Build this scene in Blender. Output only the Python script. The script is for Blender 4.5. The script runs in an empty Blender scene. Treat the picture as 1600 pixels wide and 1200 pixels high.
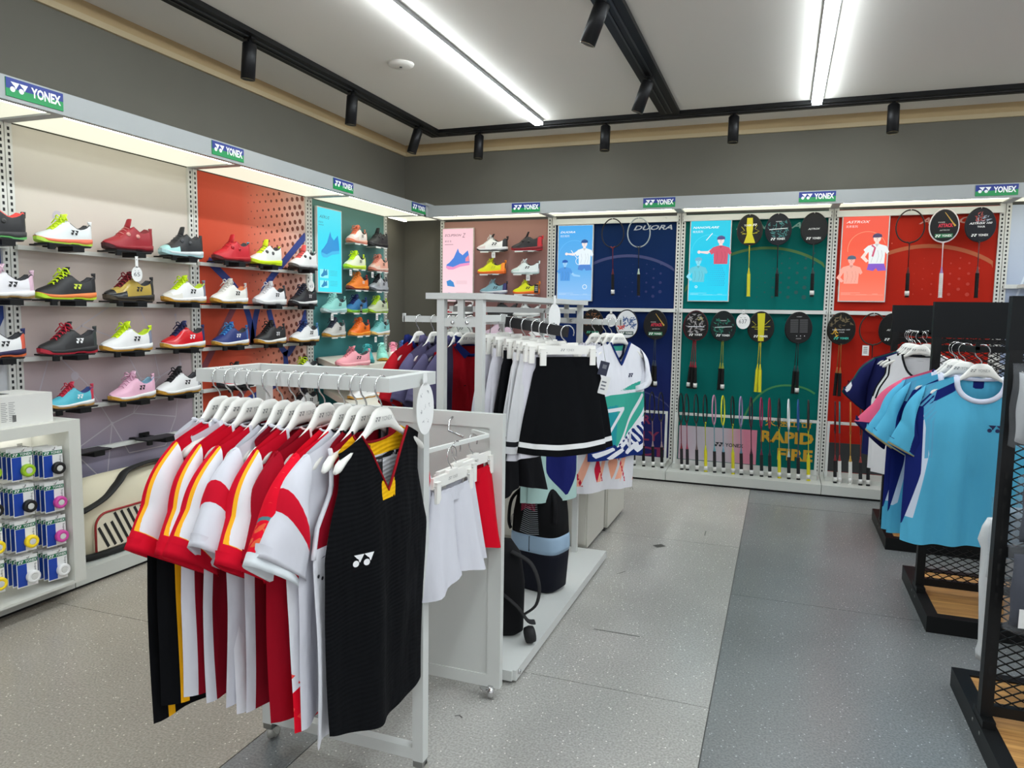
import bpy, math, random
from mathutils import Vector, Matrix, Quaternion
random.seed(7)
C = bpy.context.scene.collection
SC = bpy.context.scene
PI = math.pi
# ------------------------------------------------------------------ camera
F, CX, CY, H = 1139.1, 800.0, 600.0, 1.41
YAW, PITCH, ROLL = -0.352890413, 0.0983086611, -0.0154564421
def _cam():
    cy, sy = math.cos(YAW), math.sin(YAW); cp, sp = math.cos(PITCH), math.sin(PITCH); cr, sr = math.cos(ROLL), math.sin(ROLL)
    fwd = Vector((sy*cp, cy*cp, -sp)); right = Vector((cy, -sy, 0)); down = fwd.cross(right)
    return cr*right + sr*down, -sr*right + cr*down, fwd
RI, DN, FW = _cam()
cam = bpy.data.cameras.new('camera'); co = bpy.data.objects.new('camera', cam); C.objects.link(co)
cam.sensor_width = 36; cam.lens = 36*F/1600; cam.clip_start = .05; cam.clip_end = 60
m = Matrix((RI, -DN, -FW)).transposed().to_4x4(); m.translation = (0, 0, H); co.matrix_world = m
SC.camera = co
SC.view_settings.view_transform = 'Standard'; SC.view_settings.look = 'None'
SC.view_settings.gamma = 1; SC.view_settings.use_curve_mapping = False
SC.view_settings.exposure = 0.0
# ------------------------------------------------------------------ world: the rest of the bright store behind the camera
W = bpy.data.worlds.new('world'); SC.world = W; W.use_nodes = True
W.node_tree.nodes['Background'].inputs[0].default_value = (.95, .97, 1, 1)
W.node_tree.nodes['Background'].inputs[1].default_value = .95
LED_STRENGTH, DIFFUSER, SPOT_W = 42.0, .95, 15.0
# ------------------------------------------------------------------ measuring helpers: a sight line met with a real plane
def ray(x, y): return RI*((x-CX)/F) + DN*((y-CY)/F) + FW
def onX(x, y, X): d = ray(x, y); return Vector((0, 0, H)) + d*(X/d.x)
def onY(x, y, Y): d = ray(x, y); return Vector((0, 0, H)) + d*(Y/d.y)
def onZ(x, y, z): d = ray(x, y); return Vector((0, 0, H)) + d*((z-H)/d.z)
# ------------------------------------------------------------------ materials
def lin(c):
    r = []
    for v in c[:3]:
        v /= 255.0; r.append(v/12.92 if v <= .04045 else ((v+.055)/1.055)**2.4)
    return (r[0], r[1], r[2], 1)
_mats = {}
def mat(rgb, rough=.5, metal=0, noise=0, scale=40, bump=0, spec=.5):
    k = (tuple(rgb), rough, metal, noise, scale, bump, spec)
    if k in _mats: return _mats[k]
    M = bpy.data.materials.new('mat_%d_%d_%d' % tuple(rgb)); M.use_nodes = True
    nt = M.node_tree; b = nt.nodes['Principled BSDF']
    b.inputs['Base Color'].default_value = lin(rgb); b.inputs['Roughness'].default_value = rough; b.inputs['Metallic'].default_value = metal
    b.inputs['Specular IOR Level'].default_value = spec
    if noise or bump:
        tc = nt.nodes.new('ShaderNodeTexCoord'); n = nt.nodes.new('ShaderNodeTexNoise'); n.inputs['Scale'].default_value = scale
        nt.links.new(tc.outputs['Object'], n.inputs['Vector'])
        if noise:
            mx = nt.nodes.new('ShaderNodeMix'); mx.data_type = 'RGBA'
            d = lin([max(0, v*(1-noise)) for v in rgb]); l = lin([min(255, v*(1+noise)) for v in rgb])
            mx.inputs['A'].default_value = d; mx.inputs['B'].default_value = l
            nt.links.new(n.outputs['Fac'], mx.inputs['Factor']); nt.links.new(mx.outputs['Result'], b.inputs['Base Color'])
        if bump:
            bp = nt.nodes.new('ShaderNodeBump'); bp.inputs['Strength'].default_value = bump; bp.inputs['Distance'].default_value = .002
            nt.links.new(n.outputs['Fac'], bp.inputs['Height']); nt.links.new(bp.outputs['Normal'], b.inputs['Normal'])
    _mats[k] = M; return M
def glow(rgb, s=1.0):
    k = ('glow', tuple(rgb), s)
    if k in _mats: return _mats[k]
    M = bpy.data.materials.new('lit_%d_%d_%d' % tuple(rgb)); M.use_nodes = True
    b = M.node_tree.nodes['Principled BSDF']
    b.inputs['Base Color'].default_value = (.02, .02, .02, 1); b.inputs['Roughness'].default_value = .4
    b.inputs['Emission Color'].default_value = lin(rgb); b.inputs['Emission Strength'].default_value = s
    _mats[k] = M; return M
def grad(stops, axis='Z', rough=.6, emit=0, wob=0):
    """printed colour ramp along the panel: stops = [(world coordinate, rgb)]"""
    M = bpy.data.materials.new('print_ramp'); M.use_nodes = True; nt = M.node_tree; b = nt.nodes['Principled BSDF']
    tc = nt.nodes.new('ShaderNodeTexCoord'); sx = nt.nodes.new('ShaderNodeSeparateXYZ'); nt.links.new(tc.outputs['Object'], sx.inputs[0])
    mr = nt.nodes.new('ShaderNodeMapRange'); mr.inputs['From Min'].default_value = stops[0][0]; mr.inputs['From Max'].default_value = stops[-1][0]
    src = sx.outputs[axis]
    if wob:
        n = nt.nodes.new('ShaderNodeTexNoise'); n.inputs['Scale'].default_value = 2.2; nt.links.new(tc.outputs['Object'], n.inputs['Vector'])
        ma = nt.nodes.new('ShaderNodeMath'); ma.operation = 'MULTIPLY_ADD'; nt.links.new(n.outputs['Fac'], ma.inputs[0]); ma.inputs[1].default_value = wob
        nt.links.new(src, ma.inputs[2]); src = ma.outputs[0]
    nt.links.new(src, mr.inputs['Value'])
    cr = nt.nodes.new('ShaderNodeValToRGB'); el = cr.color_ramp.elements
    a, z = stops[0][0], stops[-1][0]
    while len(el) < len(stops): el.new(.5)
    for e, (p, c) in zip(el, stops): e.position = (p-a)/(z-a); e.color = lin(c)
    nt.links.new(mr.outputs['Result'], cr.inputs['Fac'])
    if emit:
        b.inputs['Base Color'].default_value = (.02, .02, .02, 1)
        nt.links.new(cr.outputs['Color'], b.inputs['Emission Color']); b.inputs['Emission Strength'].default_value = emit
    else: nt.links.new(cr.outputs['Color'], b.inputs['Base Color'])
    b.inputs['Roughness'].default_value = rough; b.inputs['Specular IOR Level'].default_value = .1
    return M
def layered(base, cols, rough=.85, rib=0, spec=.1):
    """cloth dyed in regions: each layer i is shown where the point attribute m<i> is positive"""
    M = bpy.data.materials.new('cloth'); M.use_nodes = True; nt = M.node_tree; b = nt.nodes['Principled BSDF']
    prev = None
    for i, c in enumerate(cols):
        a = nt.nodes.new('ShaderNodeAttribute'); a.attribute_name = 'm%d' % i
        g = nt.nodes.new('ShaderNodeMath'); g.operation = 'GREATER_THAN'; g.inputs[1].default_value = 0
        nt.links.new(a.outputs['Fac'], g.inputs[0])
        mx = nt.nodes.new('ShaderNodeMix'); mx.data_type = 'RGBA'
        mx.inputs['A'].default_value = lin(base); mx.inputs['B'].default_value = lin(c)
        if prev: nt.links.new(prev, mx.inputs['A'])
        nt.links.new(g.outputs[0], mx.inputs['Factor']); prev = mx.outputs['Result']
    if prev: nt.links.new(prev, b.inputs['Base Color'])
    else: b.inputs['Base Color'].default_value = lin(base)
    b.inputs['Roughness'].default_value = rough; b.inputs['Specular IOR Level'].default_value = spec
    tc = nt.nodes.new('ShaderNodeTexCoord'); n = nt.nodes.new('ShaderNodeTexNoise'); n.inputs['Scale'].default_value = 11; n.inputs['Detail'].default_value = 2.5
    mp = nt.nodes.new('ShaderNodeMapping'); mp.inputs['Scale'].default_value = (1, 1, .38); nt.links.new(tc.outputs['Object'], mp.inputs[0]); nt.links.new(mp.outputs[0], n.inputs['Vector'])
    bp = nt.nodes.new('ShaderNodeBump'); bp.inputs['Strength'].default_value = .6; bp.inputs['Distance'].default_value = .03
    nt.links.new(n.outputs['Fac'], bp.inputs['Height'])
    last = bp
    if rib:
        w = nt.nodes.new('ShaderNodeTexWave'); w.bands_direction = 'Z'; w.inputs['Scale'].default_value = 26; w.inputs['Distortion'].default_value = 26; w.inputs['Detail Scale'].default_value = .14; w.inputs['Detail'].default_value = 1
        nt.links.new(tc.outputs['Object'], w.inputs['Vector'])
        b2 = nt.nodes.new('ShaderNodeBump'); b2.inputs['Strength'].default_value = rib; b2.inputs['Distance'].default_value = .004
        nt.links.new(w.outputs['Fac'], b2.inputs['Height']); nt.links.new(bp.outputs['Normal'], b2.inputs['Normal']); last = b2
    nt.links.new(last.outputs['Normal'], b.inputs['Normal'])
    return M
WHITE = mat((214, 216, 212), .45); WHITE2 = mat((226, 227, 222), .5); GREYW = mat((162, 165, 164), .45)
BLACK = mat((12, 12, 13), .5, spec=.3); BLACKM = mat((16, 17, 18), .45, spec=.3); DARK = mat((40, 41, 44), .6)
CHROME = mat((205, 205, 205), .18, 1); STEEL = mat((150, 150, 148), .35, 1); HANG = mat((236, 234, 228), .35)
NAVY = mat((22, 38, 88), .6); RUBBER = mat((60, 60, 60), .7)
# ------------------------------------------------------------------ mesh building
class Fr:
    """a flat frame: o + x*u + y*v, outward normal n"""
    def __init__(s, o, u, v): s.o = Vector(o); s.u = Vector(u).normalized(); s.v = Vector(v).normalized(); s.n = s.u.cross(s.v)
    def at(s, x, y, d=0): return s.o + s.u*x + s.v*y + s.n*d
LEFT = lambda X: Fr((X, 0, 0), (0, 1, 0), (0, 0, 1))
BACK = lambda Y: Fr((0, Y, 0), (1, 0, 0), (0, 0, 1))
_txt = {}
def text_mesh(s, bold=0.0, shear=0.0):
    k = (s, bold, shear)
    if k not in _txt:
        cu = bpy.data.curves.new('t', 'FONT'); cu.body = s; cu.offset = bold; cu.shear = shear; cu.resolution_u = 2
        o = bpy.data.objects.new('t', cu); C.objects.link(o)
        dg = bpy.context.evaluated_depsgraph_get(); me = o.evaluated_get(dg).to_mesh()
        vs = [tuple(v.co) for v in me.vertices]; fs = [tuple(p.vertices) for p in me.polygons]
        o.evaluated_get(dg).to_mesh_clear(); bpy.data.objects.remove(o); bpy.data.curves.remove(cu)
        xs = [v[0] for v in vs] or [0, 1]; ys = [v[1] for v in vs] or [0, 1]
        _txt[k] = ([(v[0]-min(xs), v[1]-min(ys)) for v in vs], fs, max(xs)-min(xs), max(ys)-min(ys))
    return _txt[k]
class MB:
    def __init__(s): s.v = []; s.f = []; s.m = []; s.s = []
    def add(s, vs, fs, m=0, sm=False):
        b = len(s.v); s.v += [tuple(p) for p in vs]
        for f in fs: s.f.append([i+b for i in f]); s.m.append(m); s.s.append(sm)
    def box(s, x0, x1, y0, y1, z0, z1, m=0):
        s.add([(x0,y0,z0),(x1,y0,z0),(x1,y1,z0),(x0,y1,z0),(x0,y0,z1),(x1,y0,z1),(x1,y1,z1),(x0,y1,z1)],
              [(0,3,2,1),(4,5,6,7),(0,1,5,4),(1,2,6,5),(2,3,7,6),(3,0,4,7)], m); return s
    def bar(s, a, b, w, h=None, m=0, up=(0,0,1)):
        a = Vector(a); b = Vector(b); d = (b-a).normalized(); h = w if h is None else h
        upv = Vector(up)
        if abs(d.dot(upv)) > .95: upv = Vector((0,1,0))
        x = d.cross(upv).normalized()*(w/2); y = x.cross(d).normalized()*(h/2)
        s.add([a-x-y,a+x-y,a+x+y,a-x+y,b-x-y,b+x-y,b+x+y,b-x+y],[(0,3,2,1),(4,5,6,7),(0,1,5,4),(1,2,6,5),(2,3,7,6),(3,0,4,7)], m); return s
    def tube(s, pts, r, n=6, closed=False, m=0, flat=1.0):
        pts = [Vector(p) for p in pts]; N = len(pts); rs = r if isinstance(r, (list, tuple)) else [r]*N
        vs = []; up = None
        for i, p in enumerate(pts):
            d = (pts[(i+1) % N]-pts[i-1]) if closed else (pts[min(i+1, N-1)]-pts[max(i-1, 0)])
            d = d.normalized() if d.length > 1e-9 else Vector((0,0,1))
            if up is None:
                up = Vector((0,0,1)) if abs(d.z) < .9 else Vector((0,1,0))
            up = (up - d*up.dot(d)); up = up.normalized() if up.length > 1e-6 else d.orthogonal().normalized()
            x = d.cross(up)
            for k in range(n):
                a = 2*PI*k/n; vs.append(p + x*(math.cos(a)*rs[i]) + up*(math.sin(a)*rs[i]*flat))
        fs = []
        for i in range(N if closed else N-1):
            j = (i+1) % N
            for k in range(n): fs.append((i*n+k, i*n+(k+1) % n, j*n+(k+1) % n, j*n+k))
        if not closed: fs += [tuple(range(n))[::-1], tuple((N-1)*n+k for k in range(n))]
        s.add(vs, fs, m, True); return s
    def loft(s, rings, m=0, closed=True, caps=True, sm=True):
        n = len(rings[0]); vs = [p for r in rings for p in r]; fs = []
        for i in range(len(rings)-1):
            for k in range(n if closed else n-1):
                k2 = (k+1) % n; fs.append((i*n+k, i*n+k2, (i+1)*n+k2, (i+1)*n+k))
        if caps and closed: fs += [tuple(range(n))[::-1], tuple((len(rings)-1)*n+k for k in range(n))]
        s.add(vs, fs, m, sm); return s
    def lathe(s, prof, o=(0,0,0), ax=(0,0,1), n=14, m=0, sm=True):
        o = Vector(o); ax = Vector(ax).normalized(); x = ax.orthogonal().normalized(); y = ax.cross(x)
        return s.loft([[o+ax*h+x*(r*math.cos(2*PI*k/n))+y*(r*math.sin(2*PI*k/n)) for k in range(n)] for r, h in prof], m, sm=sm)
    def poly(s, fr, pts, d=.001, m=0): s.add([fr.at(x, y, d) for x, y in pts], [tuple(range(len(pts)))], m); return s
    def disc(s, fr, cx, cy, rx, ry=None, d=.001, n=14, m=0):
        ry = rx if ry is None else ry
        return s.poly(fr, [(cx+rx*math.cos(2*PI*k/n), cy+ry*math.sin(2*PI*k/n)) for k in range(n)], d, m)
    def slab(s, fr, pts, d0, d1, m=0):
        n = len(pts); vs = [fr.at(x, y, d0) for x, y in pts]+[fr.at(x, y, d1) for x, y in pts]
        s.add(vs, [tuple(range(n))[::-1], tuple(range(n, 2*n))]+[(k, (k+1) % n, n+(k+1) % n, n+k) for k in range(n)], m); return s
    def rect(s, fr, x0, x1, y0, y1, d0, d1, m=0): return s.slab(fr, [(x0,y0),(x1,y0),(x1,y1),(x0,y1)], d0, d1, m)
    def arc(s, fr, cx, cy, r0, r1, a0, a1, d=.001, n=24, m=0, clip=None):
        vs = []
        for k in range(n+1):
            a = a0+(a1-a0)*k/n
            for r in (r0, r1):
                x, y = cx+r*math.cos(a), cy+r*math.sin(a)
                if clip: x = min(max(x, clip[0]), clip[1])
                vs.append(fr.at(x, y, d))
        s.add(vs, [(2*k, 2*k+1, 2*k+3, 2*k+2) for k in range(n)], m); return s
    def stroke(s, fr, pts, w, d=.001, m=0):
        n = len(pts); vs = []
        for i in range(n):
            a = pts[max(i-1, 0)]; b = pts[min(i+1, n-1)]; dx, dy = b[0]-a[0], b[1]-a[1]; L = math.hypot(dx, dy) or 1
            for q in (-1, 1): vs.append(fr.at(pts[i][0]-dy/L*w/2*q, pts[i][1]+dx/L*w/2*q, d))
        s.add(vs, [(2*k, 2*k+2, 2*k+3, 2*k+1) for k in range(n-1)], m); return s
    def text(s, fr, t, x, y, h, w=None, d=.001, bold=0, shear=0, m=0, mir=False):
        vs, fs, tw, th = text_mesh(t, bold, shear)
        sy = h/(th or 1); sx = (w/tw) if w else sy
        s.add([fr.at(x+(tw-vx if mir else vx)*sx, y+vy*sy, d) for vx, vy in vs], fs, m); return s
    def mark(s, fr, x, y, h, d=.001, m=0):
        """the double ball and wedge emblem, h tall, about 1.9 h wide"""
        for k in (0, .92):
            s.poly(fr, [(x+(px+k)*h, y+py*h) for px, py in ((.12, 1), (1.02, 1), (.66, .36), (.60, .36), (.52, .62), (.40, .70))], d, m)
            s.disc(fr, x+(.30+k)*h, y+.27*h, .27*h, d=d, m=m)
        return s
    def build(s, name, mats, parent=None, loc=None, rot=None, attrs=None):
        me = bpy.data.meshes.new(name); me.from_pydata(s.v, [], s.f)
        me.polygons.foreach_set('material_index', s.m); me.polygons.foreach_set('use_smooth', s.s)
        if attrs:
            for k, vals in attrs.items():
                a = me.attributes.new(k, 'FLOAT', 'POINT'); a.data.foreach_set('value', vals)
        for mm in (mats if isinstance(mats, (list, tuple)) else [mats]): me.materials.append(mm)
        me.update()
        return link(name, me, parent, loc, rot)
    def mesh(s, name, nm=1):
        me = bpy.data.meshes.new(name); me.from_pydata(s.v, [], s.f)
        me.polygons.foreach_set('material_index', s.m); me.polygons.foreach_set('use_smooth', s.s)
        for i in range(nm): me.materials.append(None)
        me.update(); return me
def link(name, data, parent=None, loc=None, rot=None):
    o = bpy.data.objects.new(name, data); C.objects.link(o)
    if parent: o.parent = parent
    if loc is not None: o.location = loc
    if rot is not None: o.rotation_euler = rot
    return o
def inst(name, me, mats, parent=None, loc=None, rot=None):
    o = link(name, me, parent, loc, rot)
    for i, mm in enumerate(mats if isinstance(mats, (list, tuple)) else [mats]):
        o.material_slots[i].link = 'OBJECT'; o.material_slots[i].material = mm
    return o
def tag(o, label=None, cat=None, group=None, kind=None):
    if label: o['label'] = label
    if cat: o['category'] = cat
    if group: o['group'] = group
    if kind: o['kind'] = kind
    return o
def thing(name, label, cat, loc=(0,0,0), rz=0, group=None, rot=None):
    return tag(link(name, None, None, loc, rot or (0, 0, rz)), label, cat, group)
def st(name, mb, mats, parent=None):
    o = mb.build(name, mats, parent)
    if parent is None: o['kind'] = 'structure'
    return o
def lerp(tab, x):
    for (a, b), (c, d) in zip(tab, tab[1:]):
        if x <= c: return b+(d-b)*max(0, (x-a))/(c-a)
    return tab[-1][1]
# ================================================================== the room
ZC = 3.07
WX, WY = -3.68, 6.74
def terrazzo(rgb, name):
    M = bpy.data.materials.new(name); M.use_nodes = True; nt = M.node_tree; b = nt.nodes['Principled BSDF']
    tc = nt.nodes.new('ShaderNodeTexCoord')
    n = nt.nodes.new('ShaderNodeTexNoise'); n.inputs['Scale'].default_value = 130; n.inputs['Detail'].default_value = 3
    n2 = nt.nodes.new('ShaderNodeTexNoise'); n2.inputs['Scale'].default_value = 1.3; n2.inputs['Detail'].default_value = 4
    v = nt.nodes.new('ShaderNodeTexVoronoi'); v.inputs['Scale'].default_value = 42
    for q in (n, n2, v): nt.links.new(tc.outputs['Object'], q.inputs['Vector'])
    cr = nt.nodes.new('ShaderNodeValToRGB'); e = cr.color_ramp.elements
    e[0].position = .36; e[0].color = lin([x*.90 for x in rgb]); e[1].position = .66; e[1].color = lin([min(255, x*1.07) for x in rgb])
    nt.links.new(n.outputs['Fac'], cr.inputs['Fac'])
    lo = nt.nodes.new('ShaderNodeMapRange'); lo.inputs['From Min'].default_value = .3; lo.inputs['From Max'].default_value = .7; lo.inputs['To Min'].default_value = .88; lo.inputs['To Max'].default_value = 1.08
    nt.links.new(n2.outputs['Fac'], lo.inputs['Value'])
    mu = nt.nodes.new('ShaderNodeMix'); mu.data_type = 'RGBA'; mu.blend_type = 'MULTIPLY'; mu.inputs['Factor'].default_value = 1
    nt.links.new(cr.outputs['Color'], mu.inputs['A']); nt.links.new(lo.outputs['Result'], mu.inputs['B'])
    lt = nt.nodes.new('ShaderNodeMath'); lt.operation = 'LESS_THAN'; lt.inputs[1].default_value = .11; nt.links.new(v.outputs['Distance'], lt.inputs[0])
    sp = nt.nodes.new('ShaderNodeMix'); sp.data_type = 'RGBA'; sp.inputs['B'].default_value = lin([min(255, x*1.38+8) for x in rgb])
    nt.links.new(lt.outputs[0], sp.inputs['Factor']); nt.links.new(mu.outputs['Result'], sp.inputs['A'])
    nt.links.new(sp.outputs['Result'], b.inputs['Base Color']); b.inputs['Roughness'].default_value = .26
    return M
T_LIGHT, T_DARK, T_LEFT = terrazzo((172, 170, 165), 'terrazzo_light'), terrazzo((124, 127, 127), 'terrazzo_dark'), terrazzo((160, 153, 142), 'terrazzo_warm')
floor = st('floor', MB().box(WX-.1, 5, -3, WY+.1, -.08, -.006), mat((96, 96, 94), .7))
def tiles(x0, x1, ys, M):
    for a, b in zip(ys, ys[1:]):
        g = .002
        MB().box(x0+g, x1-g, a+g, b-g, -.03, 0).build('floor_tile', M, floor)
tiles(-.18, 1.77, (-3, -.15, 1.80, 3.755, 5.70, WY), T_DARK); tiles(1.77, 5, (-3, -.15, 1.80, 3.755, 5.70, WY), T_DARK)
tiles(-1.37, -.18, (-3, -1.3, .65, 2.60, 4.55, WY), T_LIGHT); tiles(-1.56, -1.37, (-3, .65, 2.60, 4.55, WY), T_DARK)  # last call: narrow strip in the darker floor colour, left of the light tiles
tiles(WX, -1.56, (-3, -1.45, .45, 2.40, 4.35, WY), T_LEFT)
scuff = MB(); fl0 = Fr((0,0,0), (1,0,0), (0,1,0))
for pts in (((928,983),(965,989),(1000,995)), ((964,897),(977,893)), ((1101,837),(1103,830)), ((711,1119),(718,1118),(722,1122)), ((984,764),(988,761),(989,765))):
    scuff.stroke(fl0, [tuple(onZ(x, y, 0).xy) for x, y in pts], .006, .0008)
scuff.stroke(fl0, [tuple(onZ(x, y, 0).xy) for x, y in ((1023,854),(1037,852))], .05, .0008)
st('scuff_marks', scuff, mat((70, 68, 64), .6), floor)
WALLP = mat((104, 101, 91), .8, noise=.03, scale=3)
st('wall_left', MB().box(WX-.12, WX, -3, WY+.12, 0, ZC+.1), WALLP)
st('wall_back', MB().box(WX, 5, WY, WY+.12, 0, ZC+.1), WALLP)
CEIL = mat((222, 217, 209), .9)
st('ceiling', MB().box(WX, 5, -3, WY, ZC, ZC+.1), CEIL)
TAN = mat((176, 152, 112), .7); TAN2 = mat((186, 168, 134), .7)  # band along the wall top in two tans, lower strip lighter
t1 = MB().box(WX, WX+.012, -3, WY, ZC-.075, ZC); t1.box(WX, WX+.022, -3, WY, ZC-.11, ZC-.075, 1); st('tan_band_1', t1, [TAN, TAN2])
t2 = MB().box(WX+.012, 5, WY-.012, WY, ZC-.075, ZC); t2.box(WX+.022, 5, WY-.022, WY, ZC-.11, ZC-.075, 1); st('tan_band_2', t2, [TAN, TAN2])

# ------------------------------------------------------------------ lamps
def led(x, y0, y1, label):
    t = thing('led_strip_light', label, 'light', (x, (y0+y1)/2, ZC), group='ceiling strip lights')
    L = (y1-y0)/2
    MB().box(-.040, .040, -L, L, -.028, 0).build('housing', mat((150, 152, 154), .4), t)
    MB().box(-.034, .034, -L+.004, L-.004, -.048, -.028).build('diffuser', glow((240, 250, 255), LED_STRENGTH), t)
led(-2.06, -2.4, 6.17, 'long white strip light on the ceiling over the shoe wall side')
led(.165, -2.4, 6.2, 'white strip light on the ceiling above the racket wall, right of the wide black track')
led(2.4, -2.4, 6.2, 'white strip light on the ceiling above the black mesh racks')
BT = mat((10, 10, 11), .45, spec=.3)
def track(name, label, x0, x1, y0, y1, along):
    t = thing('ceiling_track', label, 'track', ((x0+x1)/2, (y0+y1)/2, ZC), group='black ceiling tracks')
    a, b = (x1-x0)/2, (y1-y0)/2
    MB().box(-a, a, -b, b, -.03, 0).build('channel', BT, t)
    r = MB()
    for s in (-.022, .022):
        if along == 'y': r.box(s-.006, s+.006, -b+.05, b-.05, -.036, -.03)
        else: r.box(-a+.05, a-.05, s-.006, s+.006, -.036, -.03)
    r.build('conductor_rail', mat((38, 38, 40), .35), t)
track('l', 'black ceiling track running above the shoe wall', -3.2, -3.05, -2.9, 6.385, 'y')
track('m', 'wide black ceiling track running down the middle of the ceiling', -1.025, -.868, -2.9, 6.215, 'y')
track('b', 'black ceiling track running along the racket wall', -3.05, 4.9, 6.225, 6.385, 'x')
def spot(x, y, label, tilt=(0, 0)):
    t = thing('track_spotlight', label, 'spotlight', (x, y, ZC-.03), group='black track spotlights')
    MB().lathe([(.014, -.05), (.014, 0)], n=10).box(-.03, .03, -.02, .02, -.012, 0).build('adaptor', BT, t)
    h = link('lamp_head', None, t, (0, 0, -.03), (tilt[0], tilt[1], 0)); bpy.data.objects.remove(h)
    b = MB().lathe([(.036, -.225), (.042, -.225), (.042, -.02), (.036, -.012), (.0, -.012)], n=20).build('lamp_barrel', mat((18, 18, 20), .42, spec=.3), t, (0, 0, -.02), (tilt[0], tilt[1], 0))
    MB().lathe([(.0, -.21), (.03, -.212), (.036, -.226), (.039, -.226), (.036, -.2), (.0, -.2)], n=20).build('lens_ring', mat((190, 176, 140), .25, 1), b)
    MB().lathe([(.0, -.216), (.026, -.216), (.026, -.212), (0, -.212)], n=14).build('lens', glow((255, 236, 200), 2.2), b)
    lm = bpy.data.lights.new('spot_beam', 'SPOT'); lm.energy = SPOT_W; lm.spot_size = math.radians(70); lm.spot_blend = .6; lm.color = (1, .86, .66); lm.shadow_soft_size = .02
    o = bpy.data.objects.new('spot_beam', lm); C.objects.link(o); o.parent = b; o.location = (0, 0, -.235)
T1 = (0, math.radians(5))
spot(-3.12, 1.9, 'black track spotlight above the shoe wall, out of frame before the others', T1)
spot(-3.11, 3.754, 'nearest black spotlight on the track above the shoe wall', T1)
spot(-3.11, 4.884, 'middle black spotlight on the track above the shoe wall', T1)
spot(-3.11, 5.951, 'tilted black spotlight next to the corner where two ceiling tracks meet', (math.radians(-6), math.radians(16)))
T2 = (math.radians(-6), 0)
spot(-2.675, 6.30, 'black spotlight on the racket wall track, nearest to the corner', T2)
spot(-1.501, 6.30, 'black spotlight on the racket wall track, left of the wide middle track', T2)
spot(-.447, 6.30, 'black spotlight on the racket wall track, just right of the wide middle track', T2)
spot(.706, 6.30, 'black spotlight on the racket wall track above the red bay', T2)
spot(2.0, 6.30, 'black spotlight on the racket wall track above the pale blue bay', T2)
spot(-.945, 3.85, 'black spotlight on the wide middle track, cut by the top of the picture', (math.radians(2), math.radians(22)))
spot(-.945, 5.20, 'black tilted spotlight on the wide middle track, near its far end', (math.radians(2), math.radians(20)))
dt = thing('smoke_detector', 'round white detector disc on the ceiling beside the long strip light', 'detector', (-2.505+.0, 4.53, ZC))
MB().lathe([(.0, -.022), (.06, -.022), (.085, -.012), (.09, 0)], n=24).build('disc', mat((222, 218, 210), .5), dt)
MB().lathe([(.0, -.027), (.009, -.027), (.009, -.02)], n=8).build('sensor', mat((60, 60, 60), .4), dt)

CANOPY_LAMP = 14.0
# ------------------------------------------------------------------ wall display bays
PX, PY = -3.575, 6.555            # faces of the printed panels
CXF, CYF = -3.15, 6.217           # canopy fronts
LY = [1.33, 2.535, 3.735, 4.955, 6.17]
BX = [-3.18, -2.04, -.866, .349, 1.54, 2.75]
SIGN_G, SIGN_B = mat((0, 140, 72), .4), mat((14, 42, 130), .4); SIGN_W = mat((246, 248, 248), .4)
def sign(parent, fr, x1):
    x0, y0, y1 = x1-.265, 2.296, 2.374
    m = MB(); m.rect(fr, x0, x1, y0, y1, .0, .004, 0)
    ym = (y0+y1)/2
    m.poly(fr, [(x0, ym-.006), (x1, ym+.002), (x1, y1), (x0, y1)], .0046, 1)
    m.mark(fr, x0+.016, y0+.021, .042, .0052, 2); m.text(fr, 'YONEX', x0+.112, y0+.020, .044, .140, .0052, bold=.035, m=2)
    m.build('brand_sign', [SIGN_G, SIGN_B, SIGN_W], parent)
SLOT = mat((24, 24, 26), .7)
def upright(parent, fr, x, z0, z1):
    """slotted post; fr lies on the post's front face"""
    u = MB().rect(fr, x-.018, x+.018, z0, z1, -.03, 0).build('upright', mat((208, 208, 202), .4), parent)
    q = MB(); z = z0+.03
    while z < z1-.03: q.rect(fr, x-.0055, x+.0055, z, z+.016, -.001, .0008); z += .03
    q.build('slots', SLOT, u); u.children[0]['kind'] = 'stuff'
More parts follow.
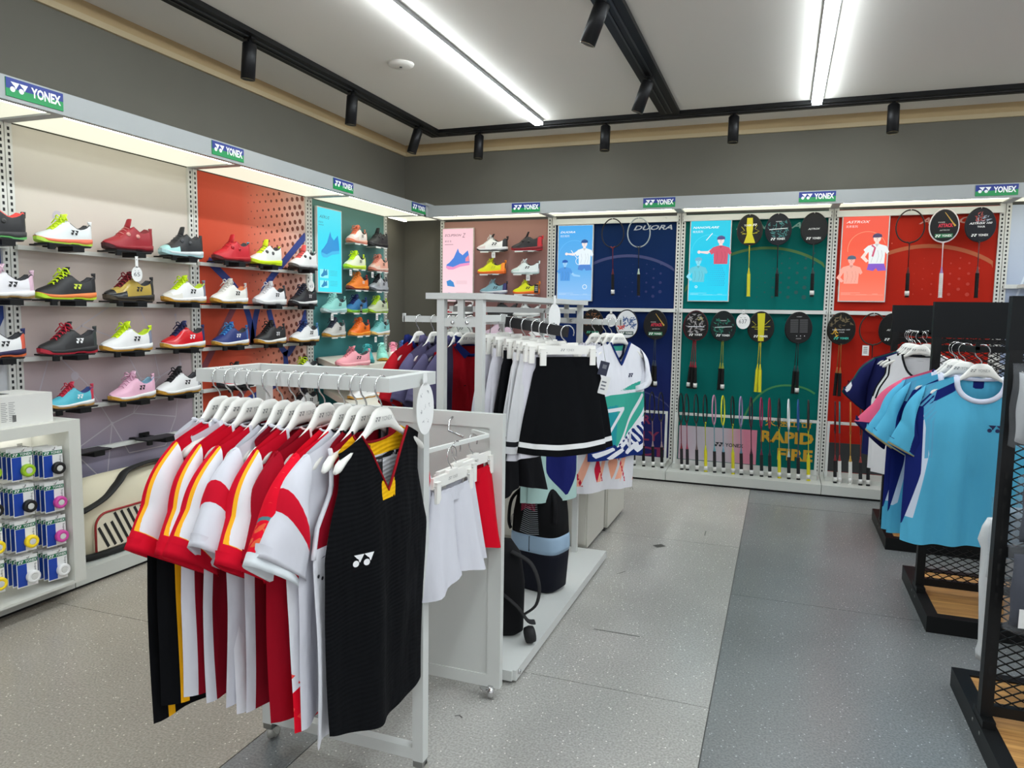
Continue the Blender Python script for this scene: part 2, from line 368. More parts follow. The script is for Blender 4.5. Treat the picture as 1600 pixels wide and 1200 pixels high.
def bay(side, i, a, b, label, panel, zp0=.10, back=False):
    """one gondola bay between a and b along the wall"""
    if side == 'L':
        o, fr, cf = (PX, (a+b)/2, 0), LEFT(0), -CXF+PX   # local frame: u along y
        depth, base_d = CXF-PX, .355
    else:
        o, fr = ((a+b)/2, PY, 0), BACK(0); depth, base_d = PY-CYF, PY-6.135
    t = thing('display_bay', label, 'display bay', o, group='wall display bays')
    w = (b-a)/2
    fr = LEFT(0) if side == 'L' else BACK(0)
    MB().rect(fr, -w+.03, w-.03, zp0, 2.272 if side == 'B' else 2.285, -.02, 0).build('back_panel', panel, t)
    pn = t.children[0]
    for x in (-w+.020, w-.020): upright(t, Fr(fr.at(0, 0, .015), fr.u, fr.v), x, .09, 2.285)
    c = MB().rect(fr, -w, w, 2.28, 2.382, depth-.018, depth)               # fascia
    c.rect(fr, -w, w, 2.365, 2.382, -.05, depth-.018)                      # lid
    for s in (-w, w-.03): c.rect(fr, s, s+.03, 2.284, 2.365, .0, depth-.018)
    c.rect(fr, -w+.03, w-.03, 2.284, 2.300, depth-.05, depth-.018)
    cn = c.build('canopy', GREYW, t)
    MB().rect(fr, -w+.032, w-.032, 2.292, 2.300, .03 if side == 'B' else .0, depth-.05).build('canopy_diffuser', glow((250, 250, 226), DIFFUSER), cn)
    MB().rect(fr, -w+.05, w-.05, 2.286, 2.292, depth-.075, depth-.055).build('canopy_lamp', glow((255, 252, 232), CANOPY_LAMP), cn)
    sign(cn, Fr(fr.at(0, 0, depth), fr.u, fr.v), w-.012)
    bs = MB().rect(fr, -w+.002, w-.002, .018, .092, 0, base_d)
    if side == 'B': bs.rect(fr, -w+.03, w-.03, .092, .125, 0, base_d-.165)
    bs.build('plinth', mat((196, 198, 192), .45), t)
    MB().rect(fr, -w, w, 0, .018, .0, base_d-.02).build('kickboard', BLACK, t)
    return t, pn, fr, w
def rail(t, fr, w, z, h=.022, d=.03, name='shelf_rail'):
    MB().rect(fr, -w+.02, w-.02, z-h/2, z+h/2, .012, .012+d).build(name, WHITE, t)
ROWS = [1.69, 1.414, 1.137, .861, .618]
# left wall
t, pn, fr, w = bay('L', 0, LY[0], LY[1], 'shoe wall bay with deep blue panel, left of the beige bay', mat((26, 58, 132), .6))
for z in ROWS: rail(t, fr, w, z)
m = MB(); m.poly(fr, [(w-.16, 1.1), (w-.03, 1.36), (w-.03, .98), (w-.10, .92)], .0015); m.build('printed_chevron', mat((200, 202, 205), .6), pn)
m = MB()
for k in range(12): m.stroke(fr, [(-.3+.03*j, .72+k*.022+.006*math.sin(j*.9)) for j in range(29)], .006, .0015)
tag(m.build('printed_waves', mat((18, 42, 104), .6), pn), kind='stuff')
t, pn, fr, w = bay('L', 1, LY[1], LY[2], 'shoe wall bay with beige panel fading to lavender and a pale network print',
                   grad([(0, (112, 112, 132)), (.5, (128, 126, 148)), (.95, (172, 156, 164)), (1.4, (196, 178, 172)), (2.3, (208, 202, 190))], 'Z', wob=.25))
for z in ROWS: rail(t, fr, w, z)
m = MB(); nodes = [(-.45,.45),(-.30,.62),(-.48,.95),(-.2,.98),(-.05,.74),(.06,.55),(.16,.98),(.10,.78),(.30,.98),(.24,1.26),(.02,1.22),(-.22,1.30),(-.40,1.18),(.42,.72),(.47,1.05),(.33,.55),(.44,1.36),(.12,1.5),(-.1,.4)]
for a, b in ((0,1),(1,2),(1,4),(3,4),(4,5),(4,7),(7,6),(6,8),(7,13),(5,15),(13,14),(8,14),(8,9),(9,10),(10,11),(11,12),(10,6),(3,12),(14,16),(9,17),(17,11),(15,13),(18,4),(18,1),(2,12),(7,8)):
    m.stroke(fr, [nodes[a], nodes[b]], .006, .0012)
for x, y in nodes[::2]: m.disc(fr, x, y, .010, d=.0014)
m.disc(fr, -.27, 1.03, .024, d=.0014); m.disc(fr, -.33, 1.87, .03, d=.0014)
tag(m.build('printed_network', mat((186, 178, 186), .6), pn), kind='stuff')
t, pn, fr, w = bay('L', 2, LY[2], LY[3], 'shoe wall bay with orange red panel, brown dots and blue curved lines',
                   grad([(-.6, (190, 74, 50)), (-.15, (200, 88, 66)), (.25, (214, 140, 118)), (.62, (226, 198, 186))], 'Y'))
for z in ROWS: rail(t, fr, w, z)
m = MB()
for r in range(34):
    for c in range(11):
        x = -.08+c*.062+(r % 2)*.031; y = 2.26-r*.056+c*.012; rr = .004+max(0, (x+.1))*.026
        if x < w-.05 and .35 < y < 2.27: m.disc(fr, x, y, rr, d=.0012, n=10)
tag(m.build('printed_dots', mat((122, 62, 46), .6), pn), kind='stuff')
m = MB()
def yline(*p): m.stroke(fr, p, .055, .002)
def qc(a, b, c, n=10): return [((1-t)**2*a[0]+2*t*(1-t)*b[0]+t*t*c[0], (1-t)**2*a[1]+2*t*(1-t)*b[1]+t*t*c[1]) for t in [k/n for k in range(n+1)]]
yline((w-.03, 1.99), (.18, 1.66)); yline(*qc((.18, 1.66), (-.06, 1.44), (-.06, 1.12))); yline((-.48, 1.72), (-.33, 1.62)); yline(*qc((-.33, 1.62), (-.06, 1.46), (-.06, 1.12)))
yline(*qc((.12, 1.40), (.22, 1.10), (.33, 1.06))); yline(*qc((.33, 1.06), (.45, 1.13), (w-.03, 1.40))); yline((.30, 1.08), (.33, .86))
yline(*qc((-.55, .62), (.1, .82), (.40, .90))); yline(*qc((.40, .90), (.50, .80), (w-.03, .68)))
tag(m.build('printed_lines', mat((44, 62, 132), .6), pn), kind='stuff')
m = MB(); m.stroke(fr, [(-.565, .98), (-.24, 1.42)], .05, .0018); m.stroke(fr, [(-.5, .55), (-.12, .86)], .05, .0018); tag(m.build('printed_dark_lines', mat((126, 62, 74), .6), pn), kind='stuff')  # two darker lines of the panel print
t, pn, fr, w = bay('L', 3, LY[3], LY[4], 'shoe wall bay with teal panel beside the room corner', grad([(0, (44, 118, 128)), (1.2, (66, 128, 130)), (1.8, (92, 134, 132)), (2.3, (92, 132, 126))], 'Z'))
cc = MB().box(0, .44, -.03, .375, .10, .12).box(.40, .425, -.03, .045, .0, .102).build('corner_canopy', GREYW, t, (0, w, 2.28))
MB().box(.0, .40, .0, .36, .012, .02).build('corner_diffuser', glow((250, 250, 226), DIFFUSER), cc)
MB().box(.02, .04, .02, .34, .004, .012).build('corner_lamp', glow((255, 252, 232), CANOPY_LAMP), cc)
# back wall
def arcprint(pn, fr, rgb, cx, top, r=.95, w=.03, clip=None, d=.0015):
    MB().arc(fr, cx, top-r, r-w, r, math.radians(22), math.radians(158), d, 40, clip=clip).build('printed_arc', mat(rgb, .6), pn)
def halftone(pn, fr, rgb, x0, x1, y0, y1, big, name='printed_dots', rev=False):
    m = MB(); n = int((x1-x0)/.062)
    for c in range(n):
        for r in range(int((y1-y0)/.08)):
            x = x0+c*.062; y = y1-r*.08-(c % 2)*.04; k = c/n if not rev else 1-c/n
            rr = big*(.15+.85*k)*(.4+.6*(y1-y)/(y1-y0))
            m.disc(fr, x, y, rr, d=.0012, n=10)
    tag(m.build(name, mat(rgb, .6), pn), kind='stuff')
t, pn, fr, w = bay('B', 0, BX[0], BX[1], 'racket wall bay with dusty pink panel, full of shoes, next to the corner', grad([(0, (140, 104, 104)), (1.4, (152, 112, 110)), (2.2, (166, 126, 116))], 'Z'))
t, pn, fr, w = bay('B', 1, BX[1], BX[2], 'racket wall bay with navy blue panel', grad([(0, (34, 32, 84)), (.5, (30, 36, 92)), (1.4, (14, 38, 88)), (2.2, (10, 38, 80))], 'Z'))
for z, h in ((2.238, .05), (1.446, .03)): rail(t, fr, w, z, h)
m = MB(); m.text(fr, 'DUORA', .17, 2.15, .042, .34, .0015, bold=.02, shear=.35); tag(m.build('printed_title', mat((178, 186, 196), .5), pn), kind='stuff')
arcprint(pn, fr, (56, 62, 110), .12, 1.94, .78, .025, clip=(-.54, .54)); arcprint(pn, fr, (50, 54, 104), .2, .73, .5, .012, clip=(-.5, .54))
halftone(pn, fr, (28, 38, 96), .05, .52, 1.48, 1.85, .022)
m = MB()
for s, x, y in (('POWER', -.02, .42), ('RALLY', .06, .27), ('ACT', .12, .13)): m.text(fr, s, x, y, .085, .4, .0015, bold=.03)
tag(m.build('printed_slogan', mat((120, 22, 70), .6), pn), kind='stuff')
t, pn, fr, w = bay('B', 2, BX[2], BX[3], 'racket wall bay with teal green panel', grad([(0, (0, 92, 86)), (.7, (0, 96, 90)), (1.5, (0, 100, 95)), (2.2, (0, 94, 88))], 'Z'))
for z, h in ((2.238, .05), (1.446, .03)): rail(t, fr, w, z, h)
m = MB(); m.text(fr, 'NANOFLARE', -.15, 2.135, .05, .66, .0015, bold=.02, shear=.35); tag(m.build('printed_title', mat((120, 168, 158), .5), pn), kind='stuff')
arcprint(pn, fr, (70, 110, 50), .10, 1.99, .80, .022, clip=(-.56, .56)); halftone(pn, fr, (0, 76, 74), -.02, .54, 1.48, 1.93, .026)
halftone(pn, fr, (0, 76, 74), .05, .54, .14, .30, .03)
m = MB(); m.stroke(fr, qc((-.05, .40), (.04, .84), (.34, .83), 16)+qc((.34, .83), (.46, .83), (.54, .77), 6)[1:], .016, .0015); m.build('printed_curve', mat((52, 128, 72), .6), pn)
m = MB(); m.text(fr, '火速出击', .16, .475, .075, .37, .0018, bold=.01); m.text(fr, 'RAPID', .13, .335, .10, .42, .0018, bold=.04); m.text(fr, 'FIRE', .27, .19, .10, .28, .0018, bold=.04)
tag(m.build('printed_slogan', mat((196, 150, 30), .6), pn), kind='stuff')
g = MB(); g.rect(fr, -.56, .10, .13, .43, .0, .003); gp = g.build('printed_photo', grad([(-.56, (196, 160, 176)), (-.3, (188, 182, 190)), (-.05, (192, 180, 188)), (.10, (206, 130, 150))], 'X', wob=.2), pn)
m = MB(); m.mark(fr, -.25, .265, .038, .0045); m.text(fr, 'YONEX', -.16, .268, .032, .15, .0045, bold=.02); tag(m.build('printed_logo', mat((30, 34, 40), .6), pn), kind='stuff')
t, pn, fr, w = bay('B', 3, BX[3], BX[4], 'racket wall bay with red panel', grad([(0, (156, 28, 16)), (.8, (166, 30, 18)), (1.5, (174, 34, 19)), (2.2, (174, 40, 24))], 'Z'))
for z, h in ((2.238, .05), (1.446, .03)): rail(t, fr, w, z, h)
m = MB(); m.text(fr, 'ASTROX', .02, 2.145, .05, .46, .0015, bold=.02, shear=.35); tag(m.build('printed_title', mat((206, 150, 140), .5), pn), kind='stuff')
arcprint(pn, fr, (184, 92, 50), .10, 1.99, .80, .03, clip=(-.54, .54)); halftone(pn, fr, (190, 54, 36), -.05, .53, 1.5, 1.88, .022)
halftone(pn, fr, (216, 112, 88), -.16, .06, 1.92, 2.0, .011, rev=True)
MB().rect(fr, -.56, .56, .13, .37, 0, .003).build('printed_band', mat((38, 40, 42), .6), pn)
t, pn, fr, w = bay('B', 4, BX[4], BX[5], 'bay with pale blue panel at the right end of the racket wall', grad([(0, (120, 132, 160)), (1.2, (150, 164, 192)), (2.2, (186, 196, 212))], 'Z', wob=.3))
for z in (1.66, 1.05): rail(t, fr, w, z, .03)
m = MB()
for k in range(5): m.stroke(fr, [(-.6+k*.16, 1.2+.1*k), (-.4+k*.16, 1.9+.05*k)], .014, .0015)
tag(m.build('printed_rays', mat((204, 212, 224), .6), pn), kind='stuff')
# shelf bracket boards that stick out of the pale blue bay
b = MB().box(-.5, .5, -.30, -.02, -.012, .012).build('shelf_board', WHITE2, None, (2.145, PY, 1.66)); tag(b, 'white shelf board on the pale blue bay at the right end', 'shelf')
# racket floor rails: the low bars that hold the standing rackets
def low_bar(a, b, label):
    t = thing('racket_rest', label, 'rack', ((a+b)/2, 6.36, .125), group='low racket rests')
    w = (b-a)/2-.03
    MB().box(-w, w, -.008, .008, .425, .447).build('rest_bar', WHITE, t)
    for s in (-w+.01, w-.01): MB().box(s-.01, s+.01, -.008, .008, 0, .425).build('post', WHITE, t)
    n = 16
    for k in range(n):
        x = -w+.05+(2*w-.1)*k/(n-1)
        MB().tube([(x, -.008, .44), (x-.012, -.055, .436), (x-.014, -.062, .45)], .0028, 5).build('prong', WHITE, t)
low_bar(BX[1], BX[2], 'low white pronged racket rest in front of the navy panel')
low_bar(BX[2], BX[3], 'low white pronged racket rest in front of the teal green panel')
low_bar(BX[3], BX[4], 'low white pronged racket rest in front of the red panel')
# ================================================================== shoes
def shoe_meshes(style):
    """sport shoe, toe at -y, sole on z = 0, length 1 unit = .28 m; returns meshes per part"""
    L = .28; hi = style == 'boa'
    WT = [(0,.010),(.03,.024),(.1,.038),(.22,.047),(.36,.047),(.55,.038),(.75,.035),(.9,.034),(.97,.026),(1,.016)]
    ZM = [(0,.032),(.1,.022),(.3,.020),(.6,.027),(1,.037)]
    ZB = [(0,.014),(.08,.004),(.2,0),(.9,0),(1,.006)]
    ZT = [(0,.036),(.05,.047),(.15,.057),(.28,.072),(.4,.102),(.5,.122),(.53,.124)]
    ZCO = [(.5,.120),(.58,.104),(.68,.084),(.78,.080),(.88,.092),(.95,.110),(1,.106)] if not hi else [(.5,.130),(.58,.120),(.68,.100),(.78,.096),(.88,.108),(.95,.124),(1,.118)]
    S = [0,.015,.04,.08,.13,.19,.26,.33,.4,.46,.51,.56,.62,.69,.76,.83,.89,.94,.975,1]
    N = 15; rings = []
    for s in S:
        w = lerp(WT, s); zm = lerp(ZM, s)-.004; y = (s-.5)*L; r = []
        if s < .52:
            zt = lerp(ZT, s)
            for i in range(N):
                th = PI*i/(N-1); c = math.cos(th); x = w*math.copysign(abs(c)**.75, c)*(1-.12*math.sin(th)); r.append((x, y, zm+(zt-zm)*math.sin(th)**.85))
        else:
            zc = lerp(ZCO, s); h = zc-zm
            half = [(1,zm),(1.02,zm+.3*h),(.95,zm+.62*h),(.80,zm+.93*h),(.70,zc),(.58,zc-.008),(.50,.056)]
            r = [(k*w, y, z) for k, z in half]+[(0, y, .050)]+[(-k*w, y, z) for k, z in half[::-1]]
        rings.append(r)
    grp = {'upper': MB(), 'toe_cap': MB(), 'heel_counter': MB(), 'lining': MB(), 'tongue': MB()}
    def quad(g, a, b, k): grp[g].add([rings[a][k], rings[a][k+1], rings[b][k+1], rings[b][k]], [(0, 3, 2, 1)], 0, True)
    def strip(sel):
        vs = {}; M = {g: ([], [], {}) for g in grp}
        for a in range(len(S)-1):
            for k in range(N-1):
                sm = (S[a]+S[a+1])/2
                if sm > .535 and 3 < k+.5 < 10.6: g = 'lining'
                elif sm > .86: g = 'heel_counter'
                elif sm < .13 or (sm < .30 and (k < 2 or k > 11)): g = 'toe_cap'
                elif .24 < sm < .535 and 5 <= k <= 8: g = 'tongue'
                else: g = 'upper'
                V, Fc, D = M[g]; idx = []
                for (i, j) in ((a, k), (a, k+1), (a+1, k+1), (a+1, k)):
                    if (i, j) not in D: D[(i, j)] = len(V); V.append(rings[i][j])
                    idx.append(D[(i, j)])
                Fc.append(idx)
        for g, (V, Fc, D) in M.items(): grp[g].add(V, Fc, 0, True)
    strip(None)
    grp['heel_counter'].add(rings[-1], [tuple(range(N))], 0, True)
    # tongue lip standing above the opening
    top = .146 if not hi else .158
    rr = []
    for q, (yy, z, w) in enumerate(((-.004, .112, .022), (.004, .130, .021), (.014, top, .017), (.017, top+.003, .010))):
        rr.append([(w*math.cos(2*PI*k/8), yy+.006*math.sin(2*PI*k/8), z) for k in range(8)])
    grp['tongue'].loft(rr)
    mids, outs = [], []
    for s in S:
        w = lerp(WT, s)+.003; zm = lerp(ZM, s); zb = lerp(ZB, s); y = (s-.5)*L*1.015
        zo = zb+(.016 if s < .12 else .007 if s < .85 else .010)
        if .55 < s < .72: zo = zb+.010; zb += .004
        mids.append([(w*.96, y, zo), (w*1.03, y, (zo+zm)/2), (w, y, zm), (0, y, zm+.001), (-w, y, zm), (-w*1.03, y, (zo+zm)/2), (-w*.96, y, zo)])
        outs.append([(w*.93, y, zb), (w*1.0, y, zo+.0005), (-w*1.0, y, zo+.0005), (-w*.93, y, zb)])
    grp['midsole'] = MB().loft(mids); grp['outsole'] = MB().loft(outs, sm=False)
    lc = MB()
    if not hi:
        for k in range(5):
            s = .27+.055*k; z = lerp(ZT, s)+.003; y = (s-.5)*L; w = .021+.001*k
            for sg in (-1, 1): lc.tube([(-w*sg, y-.004, z-.008), (-w*.5*sg, y-.001, z), (0, y+.002, z+.002), (w*.5*sg, y+.006, z), (w*sg, y+.010, z-.006)], .0032, 5)
        for sg in (-1, 1):
            y = .0; z = .132
            lc.tube([(0, y-.01, z-.006), (.014*sg, y-.018, z+.010), (.032*sg, y-.012, z+.006), (.036*sg, y-.004, z-.012), (.022*sg, y-.004, z-.012), (0, y-.008, z-.006)], .0032, 5)
            lc.tube([(0, y-.01, z-.006), (.020*sg, y-.024, z-.008), (.036*sg, y-.032, z-.030)], .0028, 5)
    else:
        for k in range(4):
            s = .28+.06*k; z = lerp(ZT, s)+.002; y = (s-.5)*L
            lc.tube([(-.026, y, z-.008), (0, y+.004*(-1)**k, z+.002), (.026, y, z-.008)], .0016, 5)
        grp['lace_dial'] = MB().lathe([(.0, .006), (.009, .006), (.011, .003), (.011, -.006)], (0, 0, 0), (1, 0, .35), 12)
    grp['laces'] = lc
    # heel pull loop
    pl = MB(); pl.tube([(0, .132, .098), (0, .146, .104), (0, .148, .122), (0, .134, .118)], .0038, 5, flat=2.2); grp['pull_loop'] = pl
    lg = MB(); fr = Fr((.0405, .012, .046), (-.10, 1, .0), (-.22, 0, 1)); lg.mark(fr, .0 if not hi else .066, .002 if not hi else .004, .024 if not hi else .020, .0022); grp['emblem'] = lg
    return {k: v.mesh(k) for k, v in grp.items()}
SHOES = {'lace': shoe_meshes('lace'), 'boa': shoe_meshes('boa')}
LINER = (46, 46, 50)
def shoe(label, loc, L, rz, up, toe=None, heel=None, ton=None, lace=None, mid=(232,232,230), out=(60,60,60), em=(20,20,24), lin_=None, loop=None, style='lace', group='sport shoes on the wall', gloss=.5):
    t = thing('sport_shoe', label, 'shoe', loc, rz, group); t.scale = (L/.28,)*3
    toe = toe or up; heel = heel or up; ton = ton or up; lace = lace or ton
    c = dict(upper=up, toe_cap=toe, heel_counter=heel, lining=lin_ or LINER, tongue=ton, midsole=mid, outsole=out, emblem=em, laces=lace, lace_dial=lace, pull_loop=loop or heel)
    for k, me in SHOES[style].items():
        if k == 'lace_dial':
            for q in ((.0335, -.024, .080), (.036, .030, .074)): inst(k, me, mat(c[k], .4), t, q)
        else: inst(k, me, mat(c[k], gloss if k in ('upper', 'toe_cap') else .6), t)
    return t
stand_me = MB()
stand_me.box(-.05, .05, -.115, .115, -.008, 0); stand_me.box(.035, .05, -.115, -.085, -.03, -.008); stand_me.box(-.055, .052, .01, .075, -.032, -.008)
stand_me.box(-.125, -.05, .0, .03, -.008, 0); stand_me.box(-.125, -.117, -.02, .05, -.03, .016); stand_me.box(-.125, -.05, -.09, -.06, -.008, 0)
stand_me = stand_me.mesh('stand')
stand_top = MB().box(-.052, .052, -.118, .118, -.004, .0006).mesh('deck')
def stand(label, loc, rz=0):
    t = thing('shoe_stand', label, 'shoe stand', loc, rz, 'black shoe stands hooked on the rails')
    inst('bracket', stand_me, BLACKM, t); inst('deck', stand_top, mat((34, 35, 37), .4), t)
ledge_me = MB().box(-.05, .05, -.10, .10, -.004, 0).box(-.10, -.05, -.03, .03, -.004, 0).mesh('ledge'); lip_me = MB().box(.044, .05, -.1, -.02, -.014, -.004).box(.044, .05, .03, .09, -.010, -.004).mesh('lip')
def ledge(label, loc, rz=0):
    t = thing('shoe_ledge', label, 'shoe ledge', loc, rz, 'pale shoe ledges on the panels')
    inst('ledge', ledge_me, mat((196, 204, 204), .25), t); inst('front_lip', lip_me, WHITE2, t)
W_, K_, RED, DRED, NEON, GUM, NVY, PNK = (226,226,226), (28,28,31), (196,28,38), (140,18,32), (214,242,24), (190,140,44), (32,40,92), (224,160,182)
SX = -3.44
def wall_shoe(row, px0, px1, py, name, **k):
    a, b = onX(px0, py, SX).y, onX(px1, py, SX).y
    L = min(max(b-a, .24), .31); y = (a+b)/2
    z = ROWS[row]+.024
    s = shoe(name, (SX, y, z+.001), L, random.uniform(-.05, .05), **k)
    stand('black stand under the '+SHORT(name), (SX, y, z))
    return s
def SHORT(n): return ' '.join(n.split()[:11])
# beige bay and the blue bay beside it
wall_shoe(0, -66, 37, 384, 'black sport shoe with red collar on the top rail of the blue bay', up=K_, heel=(36,36,40), lin_=(230,70,64), mid=(60,60,62), out=(110,190,110), em=(214,50,50), style='boa', lace=(60,60,60))
wall_shoe(1, -52, 49, 470, 'white sport shoe with pink heel and laces at the left edge', up=(224,222,226), heel=(222,186,204), ton=(226,190,206), lace=(230,196,210), out=(150,120,70))
wall_shoe(2, -64, 37, 557, 'white sport shoe with navy and orange heel at the left edge', up=W_, heel=(214,92,70), ton=NVY, lace=(30,34,60), mid=(40,34,70), out=(226,110,60), loop=NVY)
wall_shoe(0, 57, 139, 385, 'white sport shoe with neon yellow laces and coral lime sole', up=(216,222,222), heel=(226,230,230), ton=(214,236,60), lace=NEON, toe=(214,220,220), mid=(240,120,90), out=(186,226,80))
wall_shoe(0, 158, 239, 398, 'dark red sport shoe with dial closure on the top rail', up=(150,22,36), heel=(150,22,36), lace=(214,150,140), mid=(140,20,34), out=(60,14,22), em=(230,210,210), style='boa', lin_=(120,20,30))
wall_shoe(0, 246, 318, 406, 'black sport shoe with mint toe and white sole on the top rail', up=(34,35,38), toe=(160,208,206), lace=(70,72,76), mid=(214,222,224), out=(170,210,214), em=(200,204,208), style='boa')
wall_shoe(1, 57, 146, 472, 'black sport shoe with neon laces and an orange yellow sole', up=K_, lace=NEON, mid=(236,130,70), out=(190,226,50), em=(200,214,60))
wall_shoe(1, 162, 239, 473, 'glossy gold and black sport shoe with dark red laces', up=(176,150,70), toe=K_, heel=K_, ton=(70,14,24), lace=(130,20,36), mid=(40,36,30), out=(70,60,46), gloss=.2)
wall_shoe(1, 256, 317, 475, 'white sport shoe with neon yellow laces and gum sole, second rail', up=W_, heel=(120,124,140), ton=NEON, lace=NEON, lin_=(190,214,30), toe=(214,210,200), out=GUM)
wall_shoe(2, 58, 151, 553, 'black sport shoe with red laces hanging over its rail', up=(36,36,38), lace=(186,30,54), mid=(40,40,42), out=(176,34,52), em=(230,230,230), heel=(48,56,56))
wall_shoe(2, 158, 235, 548, 'white sport shoe with neon yellow laces and gum sole, third rail', up=W_, heel=(130,136,156), ton=NEON, lace=NEON, lin_=(196,220,40), out=GUM, loop=NEON)
wall_shoe(2, 252, 318, 545, 'glossy red sport shoe with navy laces and gum sole', up=(206,24,34), toe=(200,30,38), heel=NVY, ton=NVY, lace=(30,32,70), out=(200,150,50), em=W_, gloss=.2)
wall_shoe(3, 76, 144, 636, 'turquoise sport shoe with red laces behind the carton', up=(80,178,196), heel=(200,54,76), ton=(200,50,74), lace=(196,40,66), lin_=(40,60,120), out=(196,150,80), em=W_)
wall_shoe(3, 171, 240, 622, 'pale pink sport shoe with gum sole on the fourth rail', up=(230,178,200), ton=(236,190,210), lace=(226,170,196), out=GUM, lin_=(120,160,180))
wall_shoe(3, 239, 315, 614, 'white sport shoe with black laces and gum sole on the fourth rail', up=W_, heel=(170,172,178), ton=K_, lace=K_, out=GUM)
y = onX(150, 698, SX).y
stand('empty black shoe stand on the lowest rail, beside the white grip cabinet', (SX, 2.80, ROWS[4]+.024)); stand('empty black shoe stand on the lowest rail, beside the hanging red shirts', (SX, 3.28, ROWS[4]+.024))
# red bay
wall_shoe(0, 334, 388, 412, 'red sport shoe with blue heel loop on the dotted red bay', up=(196,24,40), heel=(196,24,40), loop=(70,160,190), mid=(180,20,34), out=(90,20,26), lace=(180,30,44), style='boa', ton=(190,24,38))
wall_shoe(0, 390, 438, 418, 'white sport shoe with a neon yellow sole and tongue', up=(230,230,226), ton=NEON, mid=NEON, out=(200,220,30), lace=(90,90,90), style='boa', loop=NEON)
wall_shoe(0, 449, 497, 425, 'white sport shoe with grey sole and a red tongue tip', up=(228,228,228), ton=(226,90,90), mid=(214,214,214), out=(90,88,86), lace=(60,60,60), style='boa')
wall_shoe(1, 331, 384, 477, 'white sport shoe with an orange collar and gum sole', up=(230,228,222), lin_=(236,140,90), heel=(200,200,200), out=GUM)
wall_shoe(1, 394, 447, 479, 'all white sport shoe with black heel piece on the red bay', up=(228,228,230), heel=(60,60,66), lin_=(40,40,44), out=(200,200,200))
wall_shoe(1, 451, 495, 480, 'black sport shoe with a thick white sole under the price card', up=(26,28,34), mid=(228,228,228), out=(40,40,44), lace=(50,56,76), em=(190,190,190))
wall_shoe(2, 335, 384, 541, 'navy blue sport shoe with light blue laces and gum sole', up=(34,50,112), heel=(60,110,176), ton=(40,90,170), lace=(70,150,204), out=GUM, em=W_)
wall_shoe(2, 395, 448, 538, 'black sport shoe with white sole and gum toe', up=(30,30,32), out=GUM, em=W_, lace=(24,24,26))
wall_shoe(2, 452, 498, 535, 'white sport shoe with blue heel and navy laces', up=W_, heel=(70,130,180), ton=(40,90,150), lace=NVY, out=GUM)
wall_shoe(3, 338, 398, 606, 'white sport shoe with red toe seen under the front rack bar', up=W_, toe=(190,40,50), ton=K_, lace=K_, out=K_)
wall_shoe(3, 452, 497, 588, 'black and white sport shoe with neon laces, just above the front rack bar', up=W_, ton=K_, lace=NEON, heel=K_, out=K_)
wall_shoe(4, 452, 497, 640, 'white and black sport shoe on the lowest rail behind the front rack', up=W_, heel=K_, ton=K_, lace=K_, out=K_)
# teal bay: pale ledges
def ledge_shoe(side, z, px0, px1, name, py, **k):
    if side == 'L': a, b = onX(px0, py, -3.46).y, onX(px1, py, -3.46).y; loc = (-3.47, (a+b)/2, z); rz = random.uniform(-.05, .12)
    else: a, b = onY(px0, py, 6.44).x, onY(px1, py, 6.44).x; loc = ((a+b)/2, 6.45, z); rz = -PI/2+random.uniform(-.08, .05)
    L = min(max(b-a, .23), .30)
    shoe(name, (loc[0], loc[1], z+.001), L, rz, **k)
    ledge('pale ledge under the '+SHORT(name), loc, 0 if side == 'L' else -PI/2)
TZ = [1.975, 1.757, 1.58, 1.384, 1.186]
ledge_shoe('L', TZ[0], 541, 576, 'coral and white sport shoe on the top ledge of the teal bay', 377, up=(222,214,206), heel=(238,140,110), ton=(240,130,100), lace=(240,130,96), toe=(214,190,180), mid=(226,170,150), out=(220,120,90))
ledge_shoe('L', TZ[0], 575, 606, 'black high sport shoe on the top ledge of the teal bay', 383, up=(30,32,36), mid=(28,28,30), out=(28,28,30), em=W_, style='boa', lace=(40,40,44))
ledge_shoe('L', TZ[1], 537, 574, 'neon yellow and white sport shoe on the second teal ledge', 417, up=(220,226,196), heel=NEON, ton=NEON, lace=NEON, mid=(200,226,60), out=(190,224,40))
ledge_shoe('L', TZ[1], 577, 607, 'peach sport shoe on the second teal ledge', 418, up=(226,166,146), toe=(220,190,176), ton=(228,150,130), lace=(224,130,110), mid=(220,190,176), out=(200,120,100))
ledge_shoe('L', TZ[2], 542, 577, 'orange sport shoe on the third teal ledge beside the lit poster', 450, up=(228,120,30), heel=(170,40,40), ton=(232,130,40), lace=(240,140,60), mid=(232,140,50), out=(120,40,30), em=W_)
ledge_shoe('L', TZ[2], 577, 607, 'grey sport shoe with black laces on the third teal ledge', 452, up=(170,174,180), heel=(60,64,70), ton=(70,72,78), lace=(30,30,34), mid=(160,164,170), out=(80,84,90))
ledge_shoe('L', TZ[3], 504, 541, 'mint green sport shoe on the fourth teal ledge', 486, up=(140,206,198), ton=(150,212,204), lace=(160,220,212), mid=(170,210,206), out=(190,214,214))
ledge_shoe('L', TZ[3], 541, 573, 'blue and navy sport shoe with a hang tag', 487, up=(40,110,160), heel=(30,50,120), ton=(30,44,110), lace=(28,36,90), mid=(120,190,80), out=(150,200,60))
ledge_shoe('L', TZ[3], 574, 607, 'lime and grey sport shoe on the fourth teal ledge', 487, up=(190,200,170), heel=(190,224,50), ton=(190,226,40), lace=(196,230,50), mid=(190,200,170), out=(170,210,50))
ledge_shoe('L', TZ[4], 504, 542, 'grey sport shoe with gum sole on the lowest teal ledge', 523, up=(190,188,184), heel=(110,114,122), ton=(60,64,80), lace=(50,54,74), mid=(190,190,188), out=GUM)
